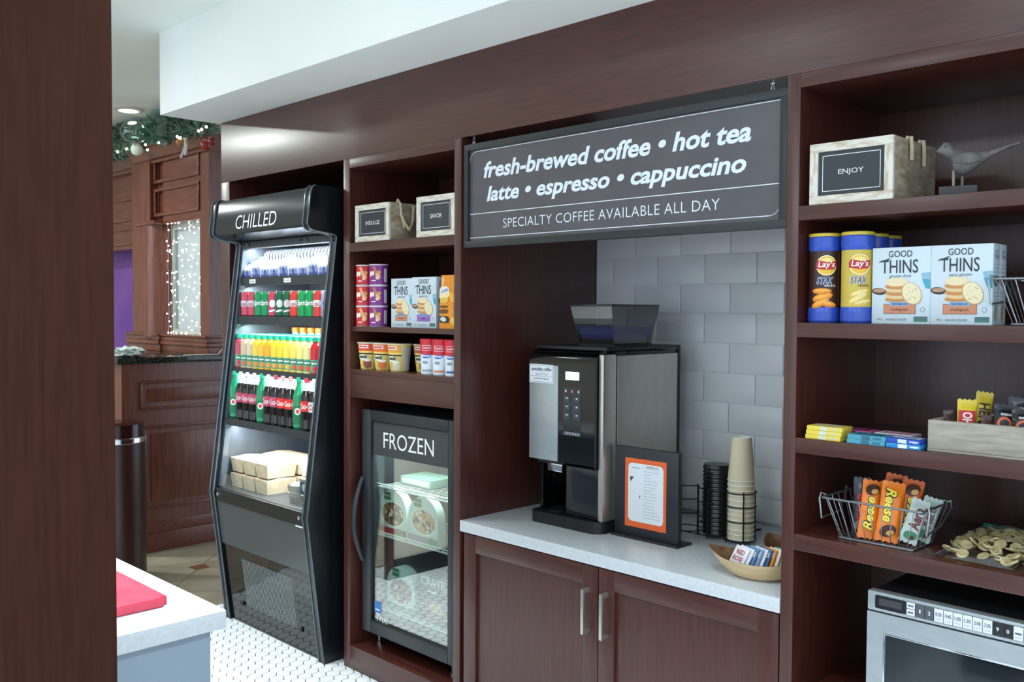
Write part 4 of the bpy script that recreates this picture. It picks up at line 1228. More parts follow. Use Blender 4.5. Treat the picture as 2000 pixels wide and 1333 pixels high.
# noodle cups and soup cups
def noodle(label, loc, a0, band, fill, group='noodle cups'):
    t = thing('noodle_cup', label, 'noodle cup', loc, 0, group)
    rb, rt, h = .037, .050, .112
    rf = lambda y: rb + (rt - rb) * max(0, min(1, y / h))
    MB().lathe(0, 0, [(rb - .002, 0), (rb, .004), (rt, h)], '#d6bf6c/.4', 28).build('cup', t)
    MB().lathe(0, 0, [(rt + .002, h - .003), (rt + .0025, h + .001), (rt, h + .002), (0, h + .0022)], '#dcd2b8/.35', 28, cap=False).build('foil_lid', t)
    f = wrap(0, 0, 0, a0, rf); m = MB()
    m.rect(f, -.042, .034, .078, .108, band, n=8); m.rect(f, -.034, .016, .090, .104, '#f2dcd8', l=.001, n=5); m.scrib(f, -.009, .097, .040, .007, '#c03038', l=.0015)
    m.rect(f, -.042, .034, .070, .078, '#f0c860', n=8); m.rect(f, -.042, .034, .064, .0695, '#23352c', n=8)
    m.oval(f, -.012, .052, .024, .012, '#e8e4d0', l=.001); m.scrib(f, -.010, .053, .038, .014, '#2f4a3a', l=.0016, seed=2)
    m.oval(f, .008, .024, .018, .020, fill, l=.001); m.oval(f, -.020, .03, .008, .010, '#e8c860', l=.001); m.oval(f, .008, .040, .016, .006, '#e9e4d4', l=.0014)
    m.rect(f, .040, .090, .006, .100, '#c3c6ca', n=8)
    for i in range(9): m.line(f, [(.044, .014 + .009 * i), (.064, .014 + .009 * i), (.086, .014 + .009 * i)], .0012, '#8f949a', l=.001)
    m.build('print', t)
nx = [W(722, 700, Y=.062).x, W(748.5, 700, Y=.062).x, W(781, 700, Y=.062).x]
noodle('noodle cup with brown bowl print, leftmost on the lowest snack shelf', (nx[0], .062, 1.2903), VIEW_A - .30, '#d8482e', '#8a4a3c')
noodle('noodle cup with orange bowl print between two noodle cups', (nx[0] + .104, .062, 1.2903), VIEW_A - .30, '#e06a24', '#d8702c')
noodle('noodle cup showing its grey facts panel, third on the lowest snack shelf', (nx[0] + .208, .060, 1.2903), VIEW_A - .45, '#e0a030', '#d9d0b0')
noodle('dim noodle cup half hidden behind the red topped soup cups', (nx[0] + .308, .115, 1.2903), VIEW_A - .3, '#b05a2c', '#5a5a30')
sx = [W(832, 710, Y=.045).x, W(853, 710, Y=.045).x, W(876.5, 710, Y=.040).x]
for i in range(3):
    t = thing('soup_cup', ['left red and white soup cup beside the noodle cups', 'middle red and white soup cup in the row of three', 'right red and white soup cup against the upright panel'][i], 'soup cup', (-2.808 + i * .0722, .045, 1.2903), 0, 'soup cups')
    r = .0345; rf = lambda y: r - .004 * (1 - y / .128)
    MB().lathe(0, 0, [(r - .006, 0), (r - .004, .004, '#dfe6ec/.3'), (r - .0015, .078, '#d22434/.3'), (r, .128)], '#dfe6ec/.3', 28).build('cup', t)
    MB().lathe(0, 0, [(r + .001, .1282), (r + .001, .138), (r - .002, .140)], '#c81e2c/.3', 28).build('cap', t)
    m = MB(); f = wrap(0, 0, 0, VIEW_A - .2, rf)
    m.line(f, [(-.018, .094), (.018, .094), (.018, .114), (-.018, .114)], .0014, '#f4eef0', l=.001, closed=True); m.text(f, "Campbell's", 0, .104, .031, .011, '#f8f2f2', l=.0012, shear=.25, off=.01)
    m.oval(f, 0, .072, .018, .008, '#3f66b4', l=.001, rot=.15); m.scrib(f, 0, .073, .026, .006, '#e8eef8', l=.0016); m.oval(f, -.006, .048, .012, .006, '#8f9aa2', l=.001)
    m.build('print', t)
    m = MB(); m.rect(f, -.022, .022, .012, .020, ['#9fb0b8', '#d8845a', '#3a64a8'][i]); m.build('flavour_stripe', t)

# tall crisp tubes on the wide shelf
def tube_can(label, loc, body, logo, word2, wc, art, group='tall crisp tubes'):
    t = thing('crisp_tube', label, 'crisp tube', loc, 0, group)
    r = .0425
    MB().lathe(0, 0, [(r - .004, 0), (r, .006), (r, .030), (r - .002, .042)], '#2f4fb4/.3', 28).build('base', t)
    MB().lathe(0, 0, [(r - .0018, .0422), (r - .0018, .190)], body + '/.35', 28).build('sleeve', t)
    MB().lathe(0, 0, [(r - .002, .1902), (r, .200), (r, .226), (r - .002, .2285)], '#2f4fb4/.3', 28).build('collar', t)
    MB().lathe(0, 0, [(r - .0005, .2287), (r - .0005, .2365), (r - .003, .238)], '#c9b23a/.35', 28).build('lid', t)
    if logo:
        m = MB(); f = wrap(0, 0, 0, VIEW_A - .22, r - .0018)
        m.oval(f, 0, .152, .027, .027, '#f4e6c0', n=22); m.oval(f, 0, .152, .0245, .0245, '#e8b83a', l=.001, n=22); m.oval(f, 0, .160, .018, .012, '#f2d98a', l=.0012)
        m.poly(f, [(-.027, .144), (-.004, .140), (.020, .142), (.026, .150), (.026, .164), (.004, .160), (-.022, .166), (-.027, .158)], '#b82430', l=.0015); m.text(f, "Lay's", 0, .153, .042, .021, '#f6f2ee', l=.002, shear=.15, off=.015)
        m.text(f, 'STAX', -.003, .112, .044, .020, '#e9ecf4', l=.001, shear=.3, off=.05); m.text(f, 'STAX', -.003, .112, .041, .018, '#28407f', l=.0016, shear=.3, off=.01)
        m.text(f, word2, .010, .098, .028, .0065, wc, l=.001, off=.01)
        if art == 'bbq':
            for (x, y, a, b, ro) in ((-.012, .084, .026, .008, .0), (-.010, .068, .028, .010, .25), (-.016, .052, .026, .009, .45), (.006, .050, .022, .008, -.2)): m.oval(f, x, y, a, b, '#e0841c', l=.0008, rot=ro); m.oval(f, x, y + .002, a * .8, b * .5, '#f2a840', l=.001, rot=ro)
            m.rect(f, .052, .057, .046, .182, '#8a9a80', n=2); m.rect(f, .036, .040, .046, .188, '#8a6a4a', n=1)
        else:
            for (x, y, a, b, ro) in ((0, .078, .026, .009, .3), (-.004, .064, .028, .010, .5), (.008, .054, .024, .007, .2)): m.oval(f, x, y, a, b, '#d9b458', l=.0008, rot=ro); m.oval(f, x, y + .002, a * .85, b * .6, '#ecd68a', l=.001, rot=ro)
        m.build('print', t)
cx1 = W(1610.5, 560, Y=.062).x; cx2 = W(1674.5, 560, Y=.062).x
tube_can('brown crisp tube with blue ends, leftmost on the wide shelf', (cx1, .062, 1.5152), '#3a211c', True, 'BAR-B-Q', '#f0ece6', 'bbq')
tube_can('yellow crisp tube with blue ends beside the white cracker boxes', (cx2, .062, 1.5152), '#c9b04a', True, 'ORIGINAL', '#5a4a28', 'plain')
tube_can('crisp tube just behind the yellow front tube', (cx2 - .002, .152, 1.5152), '#c9b04a', False, '', '', '')
tube_can('rearmost crisp tube showing only its lid behind the others', (cx2 - .004, .242, 1.5152), '#c9b04a', False, '', '', '')

# grey bird figurine
bp_ = W(1873, 374, Y=.06)
t = thing('bird_figurine', 'grey carved bird figurine on a small stand beside the ENJOY crate', 'figurine', (bp_.x, .06, 1.8265))
MB().box(-.042, .042, -.03, .03, 0, .022, '#3a383a/.6', .003).build('base', t)
m = MB(); m.tube([(-.012, -.006, .021), (-.012, -.006, .062)], .0032, '#8a8680/.5', 8); m.tube([(.006, .006, .021), (.006, .006, .066)], .0032, '#6f6b66/.5', 8)
m.build('legs', t)
bm = bmesh.new()
secs = [(-.052, .112, .002, .002), (-.046, .113, .006, .005), (-.036, .116, .016, .014), (-.024, .113, .019, .017), (-.016, .100, .020, .020), (-.012, .086, .028, .026), (.006, .078, .031, .028), (.026, .080, .025, .022), (.046, .088, .015, .014), (.070, .098, .008, .010), (.100, .109, .005, .009), (.128, .117, .0035, .008), (.130, .118, .0005, .001)]
rings = []
for (x, z, rz_, ry_) in secs:
    rings.append([bm.verts.new((x, ry_ * math.cos(2 * PI * i / 14), z + rz_ * math.sin(2 * PI * i / 14))) for i in range(14)])
for a, b in zip(rings, rings[1:]):
    for i in range(14): bm.faces.new((a[i], b[i], b[(i + 1) % 14], a[(i + 1) % 14]))
bm.faces.new(rings[0]); bm.faces.new(rings[-1][::-1])
bmesh.ops.recalc_face_normals(bm, faces=bm.faces[:])
bd = MB().bm(bm, 'bird_grey').build('body', t); 
MB().ball((-.030, -.0145, .119), .0022, .0022, .0022, 'black', 8, 6).build('eye', bd)
m = MB().ball((.018, -.026, .086), .034, .006, .014, 'bird_grey', 14, 8); m.build('wing', bd)
for o in t.children: o.rotation_euler = (0, 0, math.radians(14))

# ============================================================ hanging menu sign
SX, SZ = -1.911, 1.960
t = thing('menu_sign', 'large grey hanging sign listing coffee drinks above the coffee machine', 'sign', (SX, 0.004, SZ))
fx0, fx1, fz0, fz1 = -2.562 - SX, -1.260 - SX, 1.772 - SZ, 2.149 - SZ
fw = .023
MB().box(fx0 + .01, fx1 - .01, .012, .024, fz0 + .01, fz1 - .01, 'sign_grey').build('panel', t)
for (a, b, c, d) in ((fx0, fx1, fz1 - fw, fz1), (fx0, fx1, fz0, fz0 + fw), (fx0, fx0 + fw, fz0 + fw, fz1 - fw), (fx1 - fw, fx1, fz0 + fw, fz1 - fw)):
    MB().box(a, b, 0, .03, c, d, 'sign_frame', .0012).build('frame_bar', t)
f = front(0, .012, 0); m = MB()
def sxz(px, py):
    q = W(px, py, Y=.016); return q.x - SX, q.z - SZ
K = '#dfe8ee/.5'
def fit_line(txt, pl, pr, pb, pt, desc, **kw):
    xl, xr = sxz(*pl)[0], sxz(*pr)[0]; zb_0 = sxz(*pb)[1]; zt_ = sxz(*pt)[1]
    h = zt_ - zb_0
    z0 = zb_0 - desc * h
    m.text(f, txt, (xl + xr) / 2, (z0 + zt_) / 2, xr - xl, zt_ - z0, K, **kw)
fit_line('fresh-brewed coffee \u2022 hot tea', (945, 345), (1468, 265), (959, 347), (1324, 257), 0.0, shear=.22, off=.030)
zt2 = sxz(955.5, 364)[1]
fit_line('latte \u2022 espresso \u2022 cappuccino', (951, 390), (1458, 330), (952, 394), (955.5, 364), 0.30, shear=.22, off=.030)
fit_line('SPECIALTY COFFEE AVAILABLE ALL DAY', (983, 440), (1405.7, 405), (983, 445), (983, 427), 0.0, off=-.008, space=1.05)
def rule(z, xa, xb): m.rect(f, xa, xb, z - .0013, z + .0013, K, l=.001)
ix0, ix1 = fx0 + fw, fx1 - fw
zt_ = sxz(1300, 232)[1]; zt_ = sxz(1524, 195)[1]; zm = sxz(1100, 401)[1]; zbt = sxz(912.4, 466)[1]
rule(zt_, ix0 + .035, ix1); rule(zm, ix0, ix1); rule(zbt, ix0, ix1 - .035)
m.line(f, [(ix0 + .035 - .035 * math.sin(a), zt_ - .035 + .035 * math.cos(a)) for a in [PI / 2 * i / 8 for i in range(9)]], .0026, K, l=.001)
m.line(f, [(ix1 - .035 + .035 * math.sin(a), zbt + .035 - .035 * math.cos(a)) for a in [PI / 2 * i / 8 for i in range(9)]], .0026, K, l=.001)
m.build('lettering', t)
for px, py in ((925, 275), (1509, 168)):
    q = W(px, py, Y=.016); x = q.x - SX
    m = MB()
    z0 = fz1 + .001
    m.tube([(x + .005 * math.cos(a), .014, z0 + .006 + .007 * math.sin(a)) for a in [2 * PI * i / 12 for i in range(12)]], .0013, 'chrome', 6, closed=True)
    m.tube([(x, .014 + .005 * math.cos(a), z0 + .019 + .007 * math.sin(a)) for a in [2 * PI * i / 12 for i in range(12)]], .0013, 'chrome', 6, closed=True)
    m.tube([(x, .014, z0 + .022), (x, .014, z0 + .030)], .0016, 'chrome', 6)
    m.build('hanging_link', t)

# ============================================================ coffee machine
MX, MY, MZ = -2.225, .183, CT + .0003
t = thing('coffee_machine', 'black and steel bean to cup coffee machine with smoked bean hopper', 'coffee machine', (MX, MY, MZ))
def L_(x): return x - MX
# drip tray base with rounded front corners
pts = [(L_(-2.39), .47), (L_(-2.39), .03)] + [(L_(-2.39) + .03 - .03 * math.cos(a), .03 - .03 * math.sin(a)) for a in [PI / 2 * i / 6 for i in range(1, 7)]] + \
      [(L_(-2.055) - .05 + .05 * math.sin(a), .05 - .05 * math.cos(a)) for a in [PI / 2 * i / 6 for i in range(7)]] + [(L_(-2.055), .47)]
MB().prism(pts, 'z', 0, .042, 'black').build('base', t)
MB().lathe(L_(-2.315), .07, [(.042, .0422), (.042, .0455), (.038, .046), (0, .0456)], '#2c3138/.2/.6', 24, cap=False).build('drip_plate', t)
MB().box(L_(-2.375), L_(-2.052), .15, .47, .043, .64, 'gloss_black', .004).build('body', t)
MB().box(L_(-2.375), L_(-2.36), .045, .15, .043, .30, 'gloss_black', .002).build('side_wall', t)
lp = MB().box(L_(-2.235), L_(-2.076), .030, .149, .044, .245, '#1b1f26/.12', .006).build('lower_door', t)
MB().box(L_(-2.300), L_(-2.245), .140, .1495, .14, .152, '#b06a4a/.4').build('indicator_strip', t)
# upper door with rounded top
zt_ = .642; zb_0 = .225
prf = [(0.012, zb_0), (0.0, zb_0 + .012), (0.0, zt_ - .05)] + [(.05 - .05 * math.cos(a), zt_ - .05 + .05 * math.sin(a)) for a in [PI / 2 * i / 8 for i in range(1, 9)]] + [(.149, zt_), (.149, zb_0)]
ud = MB().prism(prf, 'x', L_(-2.392), L_(-2.076), 'gloss_black').build('upper_door', t)
MB().box(L_(-2.389), L_(-2.247), -.003, .003, zb_0 + .012, zt_ - .058, 'steel_front', .003).build('steel_panel', ud)
f = front(0, -.003, 0)
m = MB(); c = W(1058.5, 730, Y=MY); cx_, cz_ = c.x - MX, c.z - MZ
wq, hq = .060, .034
m.rect(f, cx_ - wq, cx_ + wq, cz_ - hq, cz_ + hq, '#dfe3e8', l=.0006)
m.line(f, [(cx_ - wq + .004, cz_ - hq + .004), (cx_ + wq - .004, cz_ - hq + .004), (cx_ + wq - .004, cz_ + hq - .004), (cx_ - wq + .004, cz_ + hq - .004)], .0012, '#4a4f58', closed=True)
m.text(f, 'specialty coffee', cx_, cz_ + .015, .100, .017, '#3a3e46', shear=.2, off=.02); m.text(f, 'MADE BY YOU', cx_, cz_ - .002, .06, .008, '#6a6f78')
m.line(f, [(cx_ - wq + .004, cz_ - .010), (cx_ + wq - .004, cz_ - .010)], .001, '#4a4f58'); m.scrib(f, cx_, cz_ - .019, .075, .005, '#7a7f88')
m.build('sticker', ud)
f = front(0, 0, 0)
dx = W(1118, 735, Y=MY).x - MX; dz = W(1118, 735, Y=MY).z - MZ
m = MB(); m.box(dx - .031, dx + .031, -.0012, .0005, dz - .014, dz + .014, 'display_lcd'); m.build('display', ud)
m = MB(); m.rect(f, dx - .043, dx + .043, dz - .215, dz - .04, '#20242a/.15', l=.0005)
m.build('keypad', ud)
bmh = MB().box(-.015, .015, -.0022, 0, -.0115, .0115, '#3a4048/.25', .001).mesh('button')
bdot = MB().oval(front(0, -.0022, 0), 0, .004, .0035, .0035, 'bulb', n=8).mesh('button_light')
for r_ in range(3):
    for c_ in range(2):
        o = put('button', bmh, ud, (dx - .023 + .046 * c_, -.0006, dz - .085 - .030 * r_))
for c_ in range(3):
    m = MB(); m.oval(front(0, 0, 0), dx - .03 + .03 * c_, dz - .055, .0035, .005, ('#e8eef4', '#e08a7a', '#d0d8e0')[c_], l=.0012, n=10); m.build('indicator', ud)
for r_ in range(3):
    for c_ in range(2):
        m = MB(); m.oval(front(0, 0, 0), dx - .023 + .046 * c_, dz - .080 - .030 * r_, .0035, .0028, '#eef2f6', l=.0032, n=10); m.build('indicator', ud)
m = MB(); q = W(1117, 848, Y=MY); m.text(f, 'CRESCENDO', q.x - MX, q.z - MZ, .075, .010, '#c9d0d8', l=.001); m.build('lettering', ud)
# chrome corner column
MB().box(L_(-2.0745), L_(-2.050), .016, .090, .043, .632, 'brushed_steel', .009).build('corner_column', t)
MB().box(L_(-2.0745), L_(-2.052), .0905, .1495, .043, .64, 'black').build('hinge_side', t)
sp = MB().box(L_(-2.0519), L_(-2.049), .093, .455, .050, .625, 'brushed_steel', .001).build('steel_side', t)
MB().box(L_(-2.056), L_(-2.048), .456, .472, .043, .645, 'black', .001).build('rear_edge', t)
MB().box(L_(-2.388), L_(-2.048), .03, .472, .643, .656, 'black', .003).build('top_plate', t)
MB().box(L_(-2.335), L_(-2.262), .04, .13, .190, .224, 'chrome', .004).build('spout', t)
# bean hopper: flared smoked box with beans bag inside
def frustum(x0, x1, y0, y1, z0, X0, X1, Y0, Y1, z1, k, top=False):
    vs = [(x0, y0, z0), (x1, y0, z0), (x1, y1, z0), (x0, y1, z0), (X0, Y0, z1), (X1, Y0, z1), (X1, Y1, z1), (X0, Y1, z1)]
    fs = [(3, 2, 1, 0), (0, 1, 5, 4), (1, 2, 6, 5), (2, 3, 7, 6), (3, 0, 4, 7)]
    if top: fs.append((4, 5, 6, 7))
    return MB().add(vs, fs, k)
hx0, hx1 = L_(-2.265), L_(-2.105)
hp_ = frustum(hx0, hx1, .14, .36, .657, hx0 - .030, hx1 + .008, .115, .40, .800, 'hopper_smoke').build('bean_hopper', t)
MB().box(hx0 - .032, hx1 + .010, .113, .402, .8005, .808, '#2b2b2f/.2', .003).build('hopper_lid', hp_)
frustum(hx0 + .008, hx1 - .008, .148, .35, .660, hx0 - .004, hx1 - .002, .135, .375, .725, '#4a54c8/.5', True).build('bean_bag', hp_)
frustum(hx0 + .004, hx1 - .004, .144, .355, .6575, hx0 + .002, hx1 - .003, .142, .36, .68, '#120d0b/.5', True).build('coffee_beans', hp_)
MB().box(hx0 - .002, hx1 + .002, .138, .362, .656, .662, 'black').build('hopper_foot', hp_)

# ============================================================ picture holder
t = thing('sign_holder', 'black upright sign holder with an orange bordered notice on the counter', 'sign holder', (-1.906, .262, CT + .0003))
MB().box(-.134, .134, -.008, .012, .008, .313, '#23262c/.4', .002).build('frame', t)
MB().box(-.134, .147, -.030, .055, 0, .0078, '#1b1e23/.4', .002).build('foot', t)
f = front(0, -.008, 0); m = MB()
m.rect(f, -.088, .086, .038, .276, '#e4622c')
def rrect(x0, x1, y0, y1, r):
    P = []
    for cx_, cy_, a0 in ((x1 - r, y1 - r, 0), (x0 + r, y1 - r, PI / 2), (x0 + r, y0 + r, PI), (x1 - r, y0 + r, 1.5 * PI)):
        P += [(cx_ + r * math.cos(a0 + PI / 2 * i / 5), cy_ + r * math.sin(a0 + PI / 2 * i / 5)) for i in range(6)]
    return P
m.poly(f, rrect(-.074, .074, .058, .260, .016), '#dde3e6', l=.001)
rr = random.Random(2)
for i in range(17):
    y = .246 - i * .0106; w_ = rr.uniform(.03, .075)
    m.line(f, [(-.008, y), (-.008 + w_ * .9, y)], .0013, '#9aa2a8', l=.0014)
m.line(f, [(-.058, .244), (-.025, .244)], .002, '#6a7278', l=.0014); m.poly(f, [(-.066, .212), (-.050, .212), (-.064, .194)], '#3a3f44', l=.0014); m.poly(f, [(-.028, .150), (-.020, .150), (-.025, .138)], '#7a8086', l=.0014)
m.scrib(f, .03, .252, .05, .005, '#7a8288', l=.0014)
m.build('notice', t)

# ============================================================ cups, lids and rack
cc = Vector((-1.667, .470)); lc = Vector((-1.764, .470))
rt, rb, hc = .045, .0325, .146
def cup_mesh():
    mb = MB(); n = 44
    vs = []
    for (r, z) in ((rt - .001, .004), (rb, hc)):
        for i in range(n):
            a = 2 * PI * i / n; q = r + (.0011 if i % 2 else 0)
            vs.append((q * math.cos(a), q * math.sin(a), z))
    mb.add(vs, [(i, (i + 1) % n, n + (i + 1) % n, n + i) for i in range(n)], '#d8cbab/.75')
    return mb
t0 = None
NC = 13; pz = .0166
for i in range(NC):
    k = NC - 1 - i
    lab = 'beige ripple paper cup, %s from the top of the upside down cup stack' % ORD[k]
    L = (cc.x, cc.y, CT + .012 + i * pz)
    if t0 is None:
        t0 = thing('paper_cup', lab, 'paper cup', L, 0, 'upside down paper cups')
        cup_mesh().build('ripple_wall', t0)
        MB().lathe(0, 0, [(rt + .0005, 0), (rt + .002, .002), (rt + .0005, .0042), (rt - .002, .003)], '#f0ebdc/.5', 32, cap=False).build('rim', t0)
        MB().lathe(0, 0, [(rb - .001, hc - .001), (rb - .002, hc + .002), (rb - .004, hc + .001), (rb - .005, hc - .004), (0, hc - .004)], '#eceae2/.6', 32, cap=False).build('base', t0)
    else: dup(t0, L, lab)
t0 = None
for i in range(16):
    k = 15 - i
    lab = 'black plastic cup lid, %s from the top of the lid stack' % ORD[k]
    L = (lc.x, lc.y, CT + .016 + i * .0150)
    if t0 is None:
        t0 = thing('cup_lid', lab, 'lid', L, 0, 'stacked black cup lids')
        MB().lathe(0, 0, [(.0465, 0), (.0475, .003), (.0465, .006), (.0445, .007), (.0425, .0125), (.044, .0145), (.038, .0148)], '#101113/.3', 32).build('shell', t0)
        MB().box(-.006, .006, -.036, -.028, .0142, .0149, '#060607/.3').build('sip_hole', t0)
    else: dup(t0, L, lab)
t = thing('wire_rack', 'black wire rack holding the paper cups and lids', 'rack', (cc.x, cc.y, CT))
m = MB()
R = .051
for bx in (0.0, -.108, -.216):
    for z, (a0, a1) in ((.012, (0, 2 * PI)), (.075, (-2.2, .9)), (.125, (-2.2, .9)), (.172, (-2.2, .9))):
        n = 26
        P = [(bx + R * math.cos(a0 + (a1 - a0) * i / n), R * math.sin(a0 + (a1 - a0) * i / n), z) for i in range(n + (0 if z < .02 else 1))]
        if bx < 0 and z > .02: P = [(bx + R * math.cos(a), R * math.sin(a), z) for a in [-2.6 + 2.4 * i / n for i in range(n + 1)]]
        m.tube(P, .0022, 'black_wire', 6, closed=z < .02)
    for a in ((-2.2, -.85, .9) if bx == 0 else (-2.6, -1.4, -.2)):
        m.tube([(bx + R * math.cos(a), R * math.sin(a), .002), (bx + R * math.cos(a), R * math.sin(a), .178)], .0024, 'black_wire', 6)
m.tube([(-.30, -.05, .012), (.06, -.05, .012)], .0022, 'black_wire', 6)
m.build('wire_frame', t)
for x in (-.25, .045):
    MB().lathe(x, -.05, [(.004, 0), (.004, .012)], 'black_wire', 8).build('foot', t)
m = MB()
m.tube([(-1.80, .60, CT + .006), (-1.86, .52, CT + .03), (-1.80, .47, CT + .05), (-1.74, .56, CT + .012), (-1.70, .66, CT + .006)], .004, 'black', 8)
tag(m.build('power_cable'), 'black cable looped on the counter behind the sign holder', 'cable')

# ============================================================ wooden boat bowls with tea sachets
def boat(label, loc, rz, a, b, h, name='wooden_bowl'):
    t = thing(name, label, 'bowl', loc, rz)
    def shell(s, z0, inner):
        n = 36; vs = []; lv = 8
        for j in range(lv + 1):
            v = j / lv
            q = (.42 + .58 * v ** .6) * s if not inner else (.36 + .60 * v ** .6) * s
            for i in range(n):
                an = 2 * PI * i / n
                cx_, sy = math.cos(an), math.sin(an)
                x = a * q * cx_; y = b * q * sy * (1 - .45 * abs(cx_) ** 3)
                z = z0 + (h - z0) * v + .022 * abs(cx_) ** 3 * v
                vs.append((x, y, z))
        fs = []
        for j in range(lv):
            for i in range(n):
                q = (j * n + i, j * n + (i + 1) % n, (j + 1) * n + (i + 1) % n, (j + 1) * n + i)
                fs.append(q[::-1] if inner else q)
        fs.append(tuple(range(n)) if inner else tuple(reversed(range(n))))
        return vs, fs, [vs[lv * n + i] for i in range(n)]
    v1, f1, r1 = shell(1.0, 0, False); v2, f2, r2 = shell(1.0, .010, True)
    MB().add(v1, f1, 'bowl_out').build('outside', t)
    MB().add(v2, f2, 'bowl_rim').build('hollow', t)
    n = len(r1)
    MB().add(r1 + r2, [(i, (i + 1) % n, n + (i + 1) % n, n + i) for i in range(n)], 'bowl_rim').build('bark_rim', t)
    return t
BLc = Vector((-1.408, .135, CT + .0003))
boat('front boat shaped wooden bowl holding tea sachets', BLc, math.radians(12), .150, .085, .056)
boat('rear boat shaped wooden bowl beside the cup stack', (-1.395, .335, CT + .0003), math.radians(-22), .130, .080, .052)
SA = [('#e4e6ea', 'RED ROSE', '#b0304a', 'white sachet with red lettering', 0), ('#e8eaee', '', '', 'plain white sachet behind the red lettered one', 1), ('#5a7fae', '', '', 'mid blue sachet', 1), ('#86a5c4', '', '', 'light blue sachet', 1), ('#dfe4ea', '', '', 'pale grey sachet', 1),
      ('#3f6a9a', '', '', 'deep blue sachet', 1), ('#e08a3a', '', '', 'orange sachet', 1), ('#e9e2d0', '', '', 'cream sachet', 1), ('#a9c0a0', '', '', 'pale green sachet', 1), ('#4a7f8a', '', '', 'teal sachet', 1)]
for i, (col, tx, tc, nm, _) in enumerate(SA):
    t = thing('tea_sachet', nm + ' leaning in the front wooden bowl', 'sachet', (-1.462 + i * .0125, .100 + i * .0070, CT + .030), 0, 'tea sachets in the bowl', rot=(math.radians(4 - i), math.radians(30 - i * 1.2), math.radians(72 - i * 1.5)))
    MB().box(-.0022, .0022, -.030, .030, 0, .062, col + '/.45', .0015).build('packet', t)
    g = flat((-.0022, 0, 0), (0, -1, 0), (0, 0, 1)); m = MB()
    if tx:
        m.text(g, 'RED', 0, .044, .034, .015, tc, off=.02); m.text(g, 'ROSE', 0, .024, .042, .015, tc, off=.02)
    else:
        m.rect(g, -.024, .024, .036, .052, '#f0f0ea')
    m.build('print', t)

# ============================================================ gum packs
def gum(label, x, y, z, col, band, rz, w=.098, d=.062):
    t = thing('gum_pack', label, 'gum pack', (x, y, z), rz, 'gum packs')
    MB().box(-w / 2, w / 2, -d / 2, d / 2, 0, .0118, col + '/.35', .0012).build('pack', t)
    m = MB(); m.rect(front(0, -d / 2, 0), -.012, .010, .0012, .0106, band)
    m.scrib(front(0, -d / 2, 0), .028, .006, .022, .005, band)
    top = flat((0, 0, .0118), (1, 0, 0), (0, 1, 0)); m.rect(top, -.036, .036, -.018, .018, band); m.scrib(top, 0, 0, .05, .014, col)
    m.build('print', t)
pos3 = ['bottom', 'middle', 'top']
for i in range(3): gum('yellow gum pack, %s of the yellow stack at the left of the shelf' % pos3[i], -1.146 + .002 * i, .036, 1.2063 + .012 * i, '#e0c84a', '#c9d0bc', .02 * i - .02)
for i in range(2): gum('teal gum pack, %s of the pair beside the yellow stack' % ('bottom', 'top')[i], -1.030 + .002 * i, .034, 1.2063 + .012 * i, '#4a93a8', '#2f6478', .015)
for i in range(2): gum('pink gum pack, %s of the pair behind the teal packs' % ('bottom', 'top')[i], -1.105 + .004 * i, .112, 1.2063 + .012 * i, '#c04a86', '#5a3050', .03 + .02 * i)
for i in range(2): gum('white and pink gum pack, %s of the pair behind the blue packs' % ('bottom', 'top')[i], -.995 + .003 * i, .112, 1.2063 + .012 * i, '#d3d6dc', '#d86a8a', -.03)
gum('bright blue gum pack lying lowest against the wooden crate', -.935, .036, 1.2063, '#2a86c4', '#e6f0f4', 0, .085)
gum('dark blue gum pack on top of the bright blue one', -.936, .038, 1.2183, '#2c4fb0', '#c9d4ea', -.03, .085)

# ============================================================ wooden crate of chocolate bars
CX0, CX1 = -.882, -.52
t = thing('wooden_tray', 'grey weathered wooden tray filled with chocolate bars', 'tray', ((CX0 + CX1) / 2, .022, 1.2064))
w = (CX1 - CX0) / 2
MB().box(-w, w, 0, .012, .006, .076, 'grey_wood', .0015).build('front_board', t)
MB().box(-w, w, .248, .26, .006, .076, 'grey_wood', .0015).build('back_board', t)
MB().box(-w, -w + .012, .0125, .2475, .006, .076, 'grey_wood', .0015).build('end_board', t)
MB().box(w - .012, w, .0125, .2475, .006, .076, 'grey_wood', .0015).build('end_board', t)
MB().box(-w, w, -.002, .26, 0, .0055, 'grey_wood', .001).build('bottom_board', t)

def bar(label, loc, rot, w, h, t_, col, prints, group, name='chocolate_bar', crumple=0.0, seed=1):
    """wrapped bar; stands on its end, print on the -Y face"""
    t = thing(name, label, 'chocolate bar', loc, 0, group, rot=rot)
    pillow(w, h, t_, col, crimp=.010, n=8, m_=14, noise=crumple, seed=seed).build('wrapper', t)
    m = MB()
    for sy in (0, h):      # zig-zag crimped ends
        s = 1 if sy else -1
        P = []
        for i in range(9): P.append((-w / 2 + w * i / 8, sy + s * (.004 if i % 2 else 0)))
        vs = [(x, 0, z) for x, z in P] + [(w / 2, 0, sy - s * .004), (-w / 2, 0, sy - s * .004)]
        m.add(vs, [tuple(range(11))], col)
    m.build('crimped_ends', t)
    f0 = bag_frame(w, h, t_); f = lambda x, y, l=.0006: f0(x, y, l + .0008)
    f.curved = .006; f.curved_y = .010
    m = MB(); prints(m, f, w, h); m.build('print', t)
    return t
def p_oh(m, f, w, h):
    m.rect(f, -w * .44, w * .40, h * .46, h * .78, '#c42028', n=4); m.text(f, 'OH', 0, h * .62, h * .25, w * .5, '#f2ece6', l=.0012, rot=-PI / 2, off=.03); m.text(f, 'HENRY', 0, h * .24, h * .38, w * .5, '#2c2018', l=.0012, rot=-PI / 2, off=.03)
def p_henry(m, f, w, h):
    m.text(f, 'HENRY', 0, h * .50, h * .62, w * .62, '#3a2a20', l=.0012, rot=-PI / 2, off=.03)
